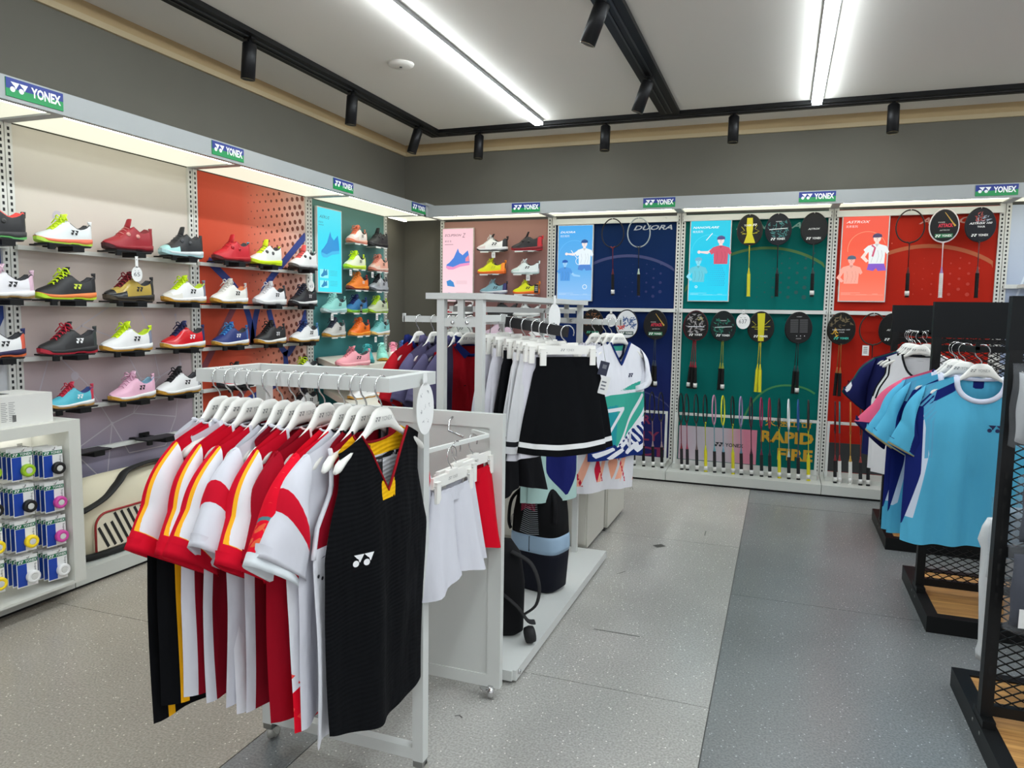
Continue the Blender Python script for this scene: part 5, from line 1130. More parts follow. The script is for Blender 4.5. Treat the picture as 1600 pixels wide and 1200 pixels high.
def shorts(label, loc, rz, base, L=.40, w0=.15, seed=1, layers=(), group='sport shorts', name='sport_shorts'):
    t = thing(name, label, 'shorts', loc, rz, group); g = random.Random(seed); ph = g.uniform(0, 6); n = 28
    for s in (-1, 1):
        rings, dat = [], []
        for j in range(16):
            r = j/15; d = r*L; cx = s*(w0*.5+.035*r); w = w0*.5+.004+.03*r; dp = .018+.035*r
            rings.append([(cx+w*math.cos(2*PI*k/n)*(1+.03*r*math.sin(5*2*PI*k/n+ph)), dp*math.sin(2*PI*k/n)*(1+.25*r*math.sin(4*2*PI*k/n+ph+s)), -.125-d-.02*r*math.cos(2*PI*k/n)*s) for k in range(n)]); dat += [(d, s*math.cos(2*PI*k/n)) for k in range(n)]
        at = {'m%d' % i: [float(fn(d, c)) for d, c in dat] for i, (rgb, fn) in enumerate(layers)}
        MB().loft(rings, caps=False).build('trouser_leg', layered(base, [q[0] for q in layers]), t, attrs=at)
    wr = [[((w0+.002)*math.cos(2*PI*k/60), .019*math.sin(2*PI*k/60)*(1+.12*math.sin(20*2*PI*k/60)), z) for k in range(60)] for z in (-.116, -.13, -.146, -.16)]
    MB().loft(wr, caps=False).build('waistband', layered(base, []), t)
    return t
SHZ = .985+.006
for px_, y, dz, c, lab in ((706, 2.02, -4, WH, 'white shorts nearest to the black vest, on the panel arm'), (713, 2.11, -4, WH, 'white shorts in the middle on the panel arm, with a side notch'), (739, 2.26, -8, (200, 8, 34), 'red shorts clipped on the panel arm behind the white ones')):
    x = onY(px_, 690, y).x
    clip_hanger('white clip hanger holding the '+' '.join(lab.split()[:5]), (x, y, SHZ), R90+math.radians(dz)); shorts(lab, (x, y, SHZ), R90+math.radians(dz), c, L=.285, w0=.112, seed=int(-x*100))
# ================================================================== middle display frame
GX0, GX1, GY0, GY1 = -1.213, -1.055, 2.515, 3.94
gd = thing('clothes_stand', 'tall white display frame with top shelf and low platform, hung with skirts and shirts', 'display frame', (-1.135, 3.2, 0))
FM = mat((204, 206, 203), .42)
def gb(name, x0, x1, y0, y1, z0, z1, M=FM): return rb(name, x0, x1, y0, y1, z0, z1, gd, M)
pl = gb('platform', -1.50, -.90, 2.50, 4.02, .028, .052)
gb('platform_edge', -.90, -.886, 2.50, 4.02, .012, .052); gb('platform_edge', -1.514, -1.50, 2.50, 4.02, .012, .052); gb('platform_edge', -1.50, -.90, 2.49, 2.50, .012, .052)
for x, y in ((-.93, 2.56), (-1.46, 2.56), (-.93, 3.95), (-1.46, 3.95)): MB().lathe([(.0, 0), (.026, 0), (.028, .006), (.010, .010), (.010, .02), (0, .02)], (x+1.135, y-3.2, 0), n=14).build('levelling_foot', CHROME, gd)
MB().lathe([(.0, 0), (.009, 0), (.009, .006), (0, .006)], (-.886+1.135, 2.53-3.2, .036), (1, 0, 0), 10).build('bolt', CHROME, gd)
for x in (GX0, GX1):
    for y in (GY0, GY1): gb('post', x-.015, x+.015, y-.015, y+.015, .052, 1.455)
gb('top_shelf', GX0-.06, GX1+.028, GY0-.02, GY1+.06, 1.455, 1.478)
for y in (GY0, GY1):
    gb('cross_rail', GX0+.015, GX1-.015, y-.010, y+.010, 1.352, 1.384)
    gb('centre_stub', (GX0+GX1)/2-.012, (GX0+GX1)/2+.012, y-.008, y+.008, 1.384, 1.455)
    for x in (-1.165, -1.105): MB().lathe([(.0, -.004), (.007, -.004), (.008, 0), (0, 0)], (x+1.135, y-.010-3.2, 1.368), (0, 1, 0), 10).build('bolt', CHROME, gd)
for x in (GX0+.03, GX1-.03): gb('side_rail', x-.008, x+.008, GY0+.015, GY1-.015, 1.408, 1.430)
def arm(name, a, b, w, h, M, stop=True):
    o = gd.location; m = MB().bar(Vector(a)-o, Vector(b)-o, w, h)
    if stop: q = Vector(b)-o; m.box(q.x-.006, q.x+.006, q.y-w/2, q.y+w/2, q.z-h/2, q.z+h/2+.012)
    return m.build(name, M, gd)
ARM = 1.37
arm('left_arm', (-1.05, 3.2, ARM), (-1.75, 3.2, ARM), .014, .030, FM)
arm('support_rail', (-1.135, 2.53, ARM), (-1.135, 3.93, ARM), .012, .024, FM, False)
SKY = 2.72
arm('skirt_arm', (-1.055, SKY, 1.388), (-1.03, SKY, 1.385), .016, .030, FM, False)
arm('skirt_arm_sleeve', (-1.03, SKY, 1.372), (-.775, SKY, 1.336), .020, .040, mat((18, 18, 20), .5), False)
arm('arm_carrier', (-1.055, GY0, 1.385), (-1.055, SKY+.02, 1.385), .014, .026, FM, False)
SHY = 3.93
arm('shirt_arm', (-1.055, SHY, 1.365), (-.82, SHY, 1.362), .014, .030, FM)
arm('low_arm', (-1.055, 3.36, 1.23), (-.90, 3.36, 1.23), .014, .026, FM, False); arm('low_arm_bracket', (-1.085, 3.36, 1.25), (-1.085, 3.36, 1.42), .016, .02, FM, False); arm('low_arm_link', (-1.085, 3.36, 1.243), (-1.05, 3.36, 1.23), .014, .026, FM, False)
# polos on the left arm
POLO = dict(L=.68, A=.24, us=.205, polo=True, nw=.07, nd=.06, fold=.014, nr=26, nc=27)
def polo(px_, lab, base, col, dz, seed, lay=(), slay=()):
    x = onY(px_, 500, 3.2).x; z = ARM+.016
    both('polo_shirt', lab, 'shirt', dict(POLO, base=base, collar=col, seed=seed, layers=list(lay), sleeve=dict(base=base, len=.24, ang=58, cuff=.18, layers=list(slay))), (x, 3.2, z), R90+math.radians(dz), 'white hanger with the '+' '.join(lab.split()[:8]))
PR, PU = (176, 24, 36), (94, 90, 122)
YS = [((246, 170, 60), lambda q, k, f, s: .012-abs(q-.86-.03*k))]; BS = [((60, 16, 24), lambda x, d, f, c: .004-abs(d-.20-.1*abs(x)))]
polo(655, 'red polo with navy collar at the left end of the display frame arm', PR, (24, 34, 92), -8, 71, BS, YS)
polo(678, 'dusty purple polo on the arm, left of the white post', PU, (84, 80, 112), -6, 73)
polo(703, 'dusty purple polo behind the left post of the display frame', PU, (40, 40, 66), -10, 75)
polo(716, 'dusty purple polo between the two posts, behind the red polo', (90, 86, 118), (70, 68, 104), -4, 77)
polo(735, 'red polo with yellow sleeve stripe between the posts of the display frame', PR, (24, 34, 92), -42, 79, BS+[((230, 130, 50), lambda x, d, f, c: .005-abs(d-.40-.12*x))], YS)
polo(766, 'navy shirt hanging behind the right post of the display frame', (28, 32, 66), (24, 26, 50), 32, 81)
# skirts on the black arm
SW = [((30, 30, 34), lambda d, L: min(d-(L-.046), (L-.026)-d))]; SB = [((228, 228, 228), lambda d, L: min(d-(L-.044), (L-.024)-d))]
WSK, BSK = (206, 204, 212), (11, 12, 15)
sk = [(786, WSK, SW, 'white skirt with black hem line, leftmost on the black arm', 72, 1), (804, WSK, SW, 'white skirt with black hem line, second on the black arm', 70, 2), (822, BSK, SB, 'black skirt with white hem line between white skirts', 68, 3), (838, (206, 206, 208), SW, 'pale grey white skirt behind the front white skirt', 66, 4), (850, (204, 204, 206), SW, 'white skirt just behind the front black skirt', 63, 5), (864, WSK, SW, 'white skirt whose hem shows below the front black skirt', 52, 6), (887, BSK, SB, 'black pleated skirt with white hem line, frontmost on the black arm', 40, 7)]
for px_, c, s_, lab, dz, sd in sk:
    x = onY(px_, 505, SKY).x; z = 1.372-(x+1.03)*(.036/.255)+.022
    clip_hanger('white clip hanger holding the '+' '.join(lab.split()[:9]), (x, SKY, z), math.radians(dz)); skirt(lab, (x, SKY, z), math.radians(dz), c, s_, seed=sd, w0=.125, w1=.185 if sd < 7 else .20, depth=.016 if sd < 7 else .03, L=.365 if sd != 6 else .39)
# clothes behind the skirts
MINT = dict(base=(176, 206, 200), L=.62, A=.17, us=.14, nw=.07, seed=83, collar=(176, 206, 200), fold=.02, layers=[((30, 36, 100), lambda x, d, f, c: min(.10-abs(x-.02), .60-d-1.2*abs(x-.02)))], nr=24, nc=25)
for x, dz, lab in ((-1.045, 66, 'mint green top with a navy wedge, left one below the skirts'), (-1.0, 62, 'mint green top with a navy wedge, right one below the skirts')):
    both('sleeveless_top', lab, 'shirt', dict(MINT, seed=int(83-x*9)), (x, 3.36, 1.246), math.radians(dz), 'white hanger with the '+' '.join(lab.split()[:8]))
shorts('black shorts hanging low behind the rolling panel', (-1.06, 2.95, 1.02), math.radians(64), (24, 24, 27), L=.26, w0=.11, seed=5); arm('shorts_arm', (-1.135, 2.95, 1.0), (-.93, 2.95, 1.0), .014, .026, FM, False); arm('shorts_arm_bracket', (-1.135, 2.95, 1.01), (-1.135, 2.95, 1.40), .014, .02, FM, False)
clip_hanger('white clip hanger with the black shorts behind the rolling panel', (-1.06, 2.95, 1.016), math.radians(64))
CORAL = dict(base=(224, 222, 226), L=.83, A=.21, us=.17, seed=91, collar=WH, fold=.016, nr=40, nc=37,
  layers=[((244, 176, 150), lambda x, d, f, c: .016-abs(((x*.9+d*.28) % .12)-.06) if .30 < d < .79 else -1), ((206, 30, 60), lambda x, d, f, c: .007-abs(((x-d*.36+.05) % .15)-.06) if .10 < d < .79 else -1), ((206, 30, 60), lambda x, d, f, c: .05-abs(x+.04)*1.6-abs(d-.46)*.6), ((206, 30, 60), lambda x, d, f, c: .04-abs(x-.10)*1.6-abs(d-.54)*.5), ((206, 30, 60), lambda x, d, f, c: .04-abs(x+.06)*1.4-abs(d-.70)*.5), ((244, 170, 140), lambda x, d, f, c: .04-abs(x-.06)*1.4-abs(d-.68)*.4)])
for x, dz, lab, sd in ((-.965, 58, 'white sleeveless top with coral and red diamonds, behind the skirts', 91), (-.905, 50, 'white sleeveless top with coral and red diamonds, beside the green printed shirt', 95)):
    both('sleeveless_top', lab, 'shirt', dict(CORAL, seed=sd), (x, SHY, 1.38), math.radians(dz), 'white hanger with the '+' '.join(lab.split()[:11]))
both('short_sleeve_shirt', 'plain white shirt behind the green printed shirt', 'shirt', dict(base=WH, L=.60, A=.20, us=.17, seed=97, collar=(24, 26, 50), sleeve=dict(len=.2, ang=56, cuff=.14), nr=20, nc=21), (-.872, SHY, 1.38), math.radians(56), 'white hanger with the plain white shirt near the end of the far arm')
TEALC, NVC = (64, 170, 150), (24, 44, 110)
def inpoly(x, y, P):
    r = False
    for (a, b), (c, d) in zip(P, P[1:]+P[:1]):
        if (b > y) != (d > y) and x < (c-a)*(y-b)/(d-b)+a: r = not r
    return r
SHARDS = [[(-.20,.60),(-.05,.575),(-.02,.59),(-.17,.625)], [(-.10,.63),(.02,.585),(.05,.60),(-.06,.645)], [(.0,.57),(.08,.535),(.09,.56),(.03,.585)], [(.05,.615),(.16,.56),(.17,.585),(.09,.63)], [(.13,.60),(.21,.57),(.21,.60),(.16,.625)], [(-.21,.575),(-.15,.56),(-.16,.575)]]
def segd(x, y, a, b):
    dx, dy = b[0]-a[0], b[1]-a[1]; t = max(0, min(1, ((x-a[0])*dx+(y-a[1])*dy)/(dx*dx+dy*dy))); return math.hypot(x-a[0]-t*dx, y-a[1]-t*dy)
def sdp(x, y, P):
    q = min(segd(x, y, a, b) for a, b in zip(P, P[1:]+P[:1])); return q if inpoly(x, y, P) else -q
def gpat(x, d, f, c):
    if not f: return -1
    q = sdp(x, d, [(-.03, .265), (.24, .200), (.24, .265)])
    if q > -.006: return q
    return min(sdp(x, d, [(-.24, .315), (-.08, .285), (.24, .28), (.24, .39), (.02, .55), (-.16, .66), (-.24, .68)]), -.010+min(segd(x, d, (-.22, .375), (.02, .365)), segd(x, d, (.02, .365), (-.17, .60)), segd(x, d, (.18, .30), (-.02, .60)), segd(x, d, (.22, .36), (.10, .52))))
GREEN = dict(base=(232, 232, 238), L=.64, A=.21, us=.17, nw=.075, nd=.12, v=True, seed=101, collar=(28, 48, 108), cw=.008, fold=.010, nr=60, nc=51,
  sleeve=dict(len=.20, ang=66, cuff=.14, base=(232, 232, 238)),
  layers=[(TEALC, lambda x, d, f, c: -1 if f else min(.07-abs(x), .05-d)), (TEALC, gpat), ((40, 150, 160), lambda x, d, f, c: gpat(x, d, f, c) if x < -.02 and d > .34 else -1), (NVC, lambda x, d, f, c: d-(.575-.10*max(0, -x/.2)-.02*math.sin(40*x)) if f else -1), (NVC, lambda x, d, f, c: min(.012-abs(((d*1.0-x*.9) % .045)-.02)-.002*math.sin(90*x), d-(.56-.6*max(0, x)), x+.05) if f else -1), ((232, 232, 238), lambda x, d, f, c: max(sdp(x, d, q) for q in SHARDS) if f and d > .5 else -1)],
  emblem=(.055, .195, .022, (30, 40, 80)))
both('short_sleeve_shirt', 'white shirt with green chevrons and navy hem at the end of the far arm', 'shirt', GREEN, (-.832, SHY, 1.38), math.radians(58), 'white hanger holding the green printed white shirt')
t = thing('price_tag', 'dark swing tag with white barcode label hanging beside the front black skirt', 'price tag', tuple(onY(946, 565, 2.80)), math.radians(20))
MB().rect(Fr((0,0,0), (1,0,-.25), (.25,0,1)), -.018, .018, -.055, 0, 0, .002).build('tag_card', mat((34, 38, 60), .5), t)
MB().rect(Fr((.008,0,-.05), (1,0,-.25), (.25,0,1)), -.018, .018, -.08, -.01, 0, .002).build('barcode_label', mat((224, 224, 222), .5), t)
mm_ = MB(); ff = Fr((.008,-.0,-.05), (1,0,-.25), (.25,0,1))
for k in range(3): mm_.rect(ff, -.012, .006, -.035-.014*k, -.029-.014*k, .002, .0026)
mm_.rect(Fr((0,0,0), (1,0,-.25), (.25,0,1)), -.006, .010, -.028, -.012, .002, .0026)
tag(mm_.build('print', mat((110, 112, 120), .6), t), kind='stuff')
MB().tube([(0, 0, 0), (-.01, .0, .06), (-.03, .01, .115)], .0012, 4).build('string', WHITE, t)
t = thing('price_card', 'white leaf shaped price card standing on edge at the top shelf of the display frame', 'price card', tuple(onX(866, 497, -1.0)), 0)
fr = Fr((0,0,0), (.45, .89, 0), (0,0,1))
MB().slab(fr, [(.040*math.cos(2*PI*k/24), .005+.062*math.sin(2*PI*k/24)) for k in range(24)], 0, .002).build('card', CM, t); MB().slab(fr, [(-.008, .055), (.008, .055), (.006, .105), (-.006, .105)], 0, .002).build('hanging_strap', CM, t)
# white counters behind
def counter(label, x0, x1, y0, y1, h):
    t = thing('storage_counter', label, 'counter', ((x0+x1)/2, (y0+y1)/2, 0)); M = mat((196, 194, 184), .45)
    rb('body', x0, x1, y0, y1, .03, h-.03, t, M); rb('plinth', x0+.02, x1-.02, y0+.02, y1-.02, 0, .03, t, mat((60, 60, 58), .6)); rb('counter_top', x0-.008, x1+.008, y0-.008, y1+.008, h-.03, h, t, mat((206, 205, 198), .4))
    rb('door', x0+.01, (x0+x1)/2-.002, y0-.012, y0, .05, h-.05, t, M); rb('door', (x0+x1)/2+.002, x1-.01, y0-.012, y0, .05, h-.05, t, M)
counter('white storage counter behind the display frame platform', -1.62, -1.02, 4.09, 4.52, .76)
counter('second white storage counter further back, towards the navy bay', -1.62, -1.00, 4.54, 5.06, .76)
# bags on the platform
def smooth(p, k=5):
    p = [Vector(q) for q in p]; o = []
    for i in range(len(p)-1):
        a, b, c, d = p[max(i-1, 0)], p[i], p[i+1], p[min(i+2, len(p)-1)]
        for j in range(k):
            t = j/k; o.append(.5*((2*b)+(c-a)*t+(2*a-5*b+4*c-d)*t*t+(3*b-a-3*c+d)*t**3))
    return o+[p[-1]]
bp = thing('backpack', 'black backpack with pale blue band standing on the white platform', 'backpack', (-1.075, 3.36, .052), math.radians(-14)); NVB = mat((14, 16, 28), .75, spec=.2); BKF = mat((15, 15, 18), .8, spec=.2)
def bag_loft(tab, n=28, p=.55):
    rr = []
    for z, w, d, x, y in tab: rr.append([(x+w*math.copysign(abs(math.cos(a))**p, math.cos(a)), y+d*math.copysign(abs(math.sin(a))**p, math.sin(a)), z) for a in [2*PI*k/n for k in range(n)]])
    return rr
MB().loft(bag_loft([(0, .10, .075, 0, 0), (.02, .125, .09, 0, 0), (.18, .135, .10, 0, 0), (.20, .136, .101, 0, 0)])).build('base_panel', NVB, bp)
MB().loft(bag_loft([(.20, .136, .101, 0, 0), (.22, .139, .104, 0, 0), (.27, .138, .103, 0, 0), (.285, .134, .10, 0, 0)])).build('pale_band', mat((150, 176, 200), .6), bp)
MB().loft(bag_loft([(.285, .134, .10, 0, 0), (.38, .128, .096, 0, 0), (.46, .118, .084, 0, .006), (.52, .095, .06, -.01, .014), (.545, .06, .035, -.02, .02)])).build('main_compartment', BKF, bp)
ff = Fr((0, -.106, 0), (1,0,0), (0,.022,1)); m = MB()
for k in range(16): m.stroke(ff, [(-.055+.002*k, .30+.010*k), (.0, .29+.010*k), (.055-.001*k, .30+.010*k)], .0035, .004)
tag(m.build('printed_lines', mat((150, 156, 164), .6), bp), kind='stuff')
m = MB()
for k in range(6): m.stroke(ff, [(-.05, .40+.008*k), (-.02, .42+.008*k), (.03, .41+.008*k)], .004, .0045)
tag(m.build('printed_accent', mat((170, 40, 80), .6), bp), kind='stuff')
MB().rect(ff, -.002, .002, .205, .28, -.002, .003).build('band_seam', BKF, bp)
MB().tube(smooth([(-.03, .03, .53), (-.02, .03, .575), (.03, .03, .575), (.045, .03, .53)]), .008, 6, flat=.6).build('grab_handle', BKF, bp)
MB().tube(smooth([(.085, -.03, .50), (.125, -.075, .44), (.132, -.09, .36)]), .012, 6, flat=.5).build('side_strap', BKF, bp); MB().tube(smooth([(-.085, -.03, .50), (-.122, -.078, .44), (-.128, -.092, .34), (-.11, -.10, .30)]), .014, 6, flat=.5).build('side_strap', BKF, bp)
m = MB(); m.text(Fr((-.13, -.07, .30), (.35,-.9,0), (-.1,-.05,1)), 'YONEX', -.12, .0, .045, .14, .004, bold=.03); tag(m.build('brand_lettering', mat((150, 152, 156), .6), bp), kind='stuff')
sb = thing('shoulder_bag', 'black shoulder bag with webbing straps beside the rolling panel', 'bag', (-1.085, 2.80, .052), math.radians(20))
MB().loft(bag_loft([(0, .09, .05, 0, 0), (.02, .115, .07, 0, 0), (.22, .118, .075, 0, 0), (.34, .10, .06, 0, 0), (.40, .06, .03, 0, 0)])).build('bag_body', BKF, sb)
MB().tube(smooth([(.06, -.06, .37), (.14, -.09, .33), (.175, -.10, .24), (.165, -.10, .16), (.12, -.10, .12)]), .017, 6, flat=.35).build('shoulder_strap', mat((22, 22, 24), .8), sb)
MB().tube(smooth([(.02, -.08, .20), (.09, -.11, .15), (.13, -.12, .10), (.16, -.11, .09)]), .013, 6, flat=.35).build('webbing_strap', mat((22, 22, 24), .8), sb)
MB().lathe([(.0, -.02), (.032, -.018), (.036, 0), (.032, .018), (0, .02)], (.14, -.115, .038), (1, .3, .1), 14).build('strap_coil', mat((24, 24, 26), .8), sb)
# ================================================================== black mesh racks on the right
WOOD = None
def woodmat():
    M = bpy.data.materials.new('oak'); M.use_nodes = True; nt = M.node_tree; b = nt.nodes['Principled BSDF']
    tc = nt.nodes.new('ShaderNodeTexCoord'); mp = nt.nodes.new('ShaderNodeMapping'); mp.inputs['Scale'].default_value = (1.2, 22, 8)
    n = nt.nodes.new('ShaderNodeTexNoise'); n.inputs['Scale'].default_value = 3; n.inputs['Detail'].default_value = 6; n.inputs['Distortion'].default_value = .6
    cr = nt.nodes.new('ShaderNodeValToRGB'); e = cr.color_ramp.elements; e[0].position = .32; e[0].color = lin((150, 102, 52)); e[1].position = .68; e[1].color = lin((206, 156, 92))
    nt.links.new(tc.outputs['Object'], mp.inputs[0]); nt.links.new(mp.outputs[0], n.inputs['Vector']); nt.links.new(n.outputs['Fac'], cr.inputs[0]); nt.links.new(cr.outputs[0], b.inputs['Base Color'])
    b.inputs['Roughness'].default_value = .45; return M
OAK = woodmat(); BR = mat((9, 10, 11), .45, spec=.3)
def mesh_rack(label, x0, x1, yc, hd, top=1.49, bars=(.32,), shelf=None):
    t = thing('mesh_rack', label, 'display rack', ((x0+x1)/2, yc, 0), group='black mesh racks'); w = (x1-x0)/2
    for a, b, c, d in ((-w, w, -hd, -hd+.05), (-w, w, hd-.05, hd), (-w, -w+.05, -hd+.05, hd-.05), (w-.05, w, -hd+.05, hd-.05)): MB().box(a, b, c, d, 0, .075).build('base_rail', BR, t)
    MB().box(-w+.05, w-.05, -hd+.05, hd-.05, .045, .068).build('base_board', OAK, t)
    for s in (-1, 1):
        x = s*(w-.022)-.0
        p = MB().box(x-.018, x+.018, -.022, .022, .0, top-.17).build('post', BR, t)
        q = MB(); z = .2
        while z < top-.2: q.box(x-.0184*1, x+.0184, -.004, .004, z, z+.022) if False else q.box(x-s*.0-.004, x+.004, -.0226, -.0222, z, z+.022); z += .05
        tag(q.build('slots', mat((4, 4, 4), .8), p), kind='stuff')
        MB().box(x-.019, x+.019, -.06, .06, .02, .10).build('foot_plate', BR, t)
        for yy in (-.045, .045): MB().lathe([(.0, 0), (.007, 0), (.007, .004), (0, .004)], (x+s*.019, yy, .05), (s, 0, 0), 8).build('bolt', STEEL, t)
    MB().box(-w, w, -.02, .02, top-.17, top).build('header_board', mat((9, 12, 15), .5, spec=.25), t)
    MB().box(-w+.04, w-.04, -.014, .014, top-.235, top-.205).build('cross_bar', BR, t)
    MB().box(-w+.04, w-.04, -.014, .014, .10, .135).build('cross_bar', BR, t)
    for z in bars: MB().box(-w+.04, w-.04, -.014, .014, z-.018, z+.018).build('cross_bar', BR, t)
    def grid(z0, z1):
        m = MB(); dx, k = .052, .56; xa, xb = -w+.04, w-.04; n = int(((xb-xa)+(z1-z0)/k)/dx)+2
        for s in (0, 1):
            for i in range(n):
                xs = xa-(z1-z0)/k+i*dx
                a, b = xs, xs+(z1-z0)/k
                za, zb_ = z0, z1
                if a < xa: za = z0+(xa-a)*k; a = xa
                if b > xb: zb_ = z1-(b-xb)*k; b = xb
                if b-a < .005: continue
                if s: a, b = -a, -b
                m.bar((a, 0, za), (b, 0, zb_), .004, .004)
        tag(m.build('diamond_mesh', BR, t), kind='stuff')
    zs = [.135]+[z for b in sorted(bars) for z in (b-.018, b+.018)]+[top-.235]
    for a, b in zip(zs[::2], zs[1::2]): grid(a, b)
    grid(top-.205, top-.17)
    return t
r3 = mesh_rack('farthest black mesh rack with oak base, before the red bay', .655, 1.62, 5.23, .36, 1.492)
r2 = mesh_rack('middle black mesh rack with oak base, hung with blue shirts', .675, 1.70, 3.99, .36, 1.49)
r1 = mesh_rack('nearest black mesh rack with oak base at the right edge', .675, 1.75, 2.73, .39, 1.485, (.66, 1.03))
def rarm(t, x, y0, y1, z): o = t.location; MB().bar((x-o.x, y0-o.y, z), (x-o.x, y1-o.y, z), .014, .026).box(x-o.x-.007, x-o.x+.007, y0-o.y, y0-o.y+.01, z, z+.03).build('display_arm', BR, t)
NAVYC = (26, 30, 78)
# farthest rack: vests
X3 = .745; rarm(r3, X3, 4.74, 5.22, 1.315); Z3 = 1.332
K3 = lambda y: (X3, y, Z3)
VEST2 = dict(base=(220, 220, 222), L=.73, A=.225, us=.165, nw=.09, nd=.13, collar=(28, 28, 32), armband=(28, 28, 32), fold=.016, cw=.006, nr=30, nc=31, layers=[((28, 28, 32), lambda x, d, f, c: min(.005-abs(abs(c)-.88), .30-d, d-.02)), ((60, 60, 64), lambda x, d, f, c: -1 if f else .004-abs(d-.05))])
both('short_sleeve_shirt', 'maroon shirt at the back of the farthest rack', 'shirt', dict(base=(112, 20, 44), L=.66, A=.25, seed=111, collar=(90, 14, 34), nr=18, nc=19, sleeve=dict(len=.26, ang=48, cuff=.17, base=(112, 20, 44))), K3(5.12), math.radians(-24), 'white hanger with the maroon shirt of the farthest rack')
both('short_sleeve_shirt', 'dark green shirt behind the navy sleeve on the farthest rack', 'shirt', dict(base=(20, 84, 76), L=.66, A=.25, seed=113, collar=(20, 84, 76), nr=18, nc=19, sleeve=dict(len=.30, ang=52, cuff=.17, base=(20, 84, 76))), K3(5.05), math.radians(-20), 'white hanger with the dark green shirt of the farthest rack')
both('short_sleeve_shirt', 'navy shirt with white sleeve patch behind the white vests', 'shirt', dict(base=NAVYC, L=.66, A=.25, seed=115, collar=NAVYC, nr=18, nc=19, sleeve=dict(len=.29, ang=47, cuff=.18, base=NAVYC, layers=[((214, 214, 220), lambda q, k, f, s: min(.10-abs(q-.84), k-.55))])), K3(4.98), math.radians(-22), 'white hanger with the navy shirt of the farthest rack')
both('sleeveless_top', 'white vest with black trim, rear one on the farthest rack', 'shirt', dict(VEST2, seed=117), K3(4.88), math.radians(-26), 'white hanger with the rear white vest of the farthest rack')
both('sleeveless_top', 'white vest with black trim, front one on the farthest rack', 'shirt', dict(VEST2, seed=119), (X3+.01, 4.77, Z3), math.radians(-16), 'white hanger with the front white vest of the farthest rack')
# middle rack: blue shirts
X2 = .755; rarm(r2, X2, 3.46, 3.97, 1.285); Z2 = 1.302
BLUE, NB = (84, 172, 206), (24, 36, 104)
SLB = dict(base=BLUE, len=.29, ang=61, cuff=.19, open=.02, layers=[(NB, lambda q, k, f, s: min(-.10-k+.25*q, .965-q)), ((206, 190, 140), lambda q, k, f, s: q-.975)])
BL = dict(base=BLUE, L=.73, A=.26, us=.205, nw=.09, nd=.10, collar=(212, 214, 230), cw=.011, fold=.026, th=.036, nr=44, nc=45, sleeve=SLB,
  layers=[(NB, lambda x, d, f, c: min(.020-abs(d-.055-.62*(abs(x)-.10)-.0)+.03*(abs(x)-.1), abs(x)-.085, .26-abs(x))), ((206, 216, 232), lambda x, d, f, c: (min(abs(x)-(.178+.16*abs(d-.34)), .62-d, d-.16))), ((92, 164, 200), lambda x, d, f, c: (.0022-abs((x % .008)-.004) if .155 < abs(x) < .235 and d < .36 else -1)), (NB, lambda x, d, f, c: min(abs(x)-.205-max(0, (d-.42)*.22), .66-d, d-.14)), (NB, lambda x, d, f, c: -1 if f else min(.02-abs(x), .06-d))],
  emblem=(.030, .235, .030, (26, 32, 80)))
both('short_sleeve_shirt', 'pink shirt with navy cuff behind the blue shirts of the middle rack', 'shirt', dict(base=(214, 92, 124), L=.70, A=.25, seed=121, collar=NAVYC, nr=22, nc=23, layers=[(NAVYC, lambda x, d, f, c: min(.10-abs(abs(x)-.24), d-.24, .5-d)), (WH, lambda x, d, f, c: d-.45)], sleeve=dict(base=(216, 94, 126), len=.31, ang=47, cuff=.19, layers=[(NAVYC, lambda q, k, f, s: q-.70-.3*k)])), (X2-.0, 3.86, Z2), math.radians(-6), 'white hanger with the pink shirt of the middle rack')
for i, (y, dz, dx) in enumerate(((3.74, -10, -.012), (3.64, -7, -.004))):
    lab = ('light blue and navy shirt, rearmost of three on the middle rack', 'light blue and navy shirt, second of three on the middle rack')[i]
    both('short_sleeve_shirt', lab, 'shirt', dict(BL, seed=123+2*i, emblem=None, L=.76-.01*i, nr=26, nc=27), (X2+dx, y, Z2), math.radians(dz), 'white hanger with the '+' '.join(lab.split()[:8]))
both('short_sleeve_shirt', 'light blue and navy shirt with white collar, front of the middle rack', 'shirt', dict(BL, seed=131), (X2+.028, 3.51, Z2), math.radians(3), 'white hanger holding the front light blue shirt')
# right part of the middle rack: more hangers seen past the post
X2b = 1.13; rarm(r2, X2b, 3.62, 3.97, 1.285)
both('short_sleeve_shirt', 'dark red shirt beside the blue shirts, cut off by the nearest rack', 'shirt', dict(base=(120, 22, 44), L=.66, A=.24, seed=133, collar=(100, 16, 36), nr=18, nc=19, sleeve=dict(len=.24, ang=55, cuff=.17, base=(120, 22, 44))), (X2b, 3.72, Z2), math.radians(6), 'white hanger with the dark red shirt of the middle rack')
hanger('empty white hanger behind the mesh of the middle rack', (X2b-.06, 3.9, Z2), math.radians(10)); hanger('empty white hanger between the farthest and the middle rack', (X2b-.30, 5.05, Z3), math.radians(14))
rarm(r3, X2b-.30, 4.95, 5.22, 1.315)
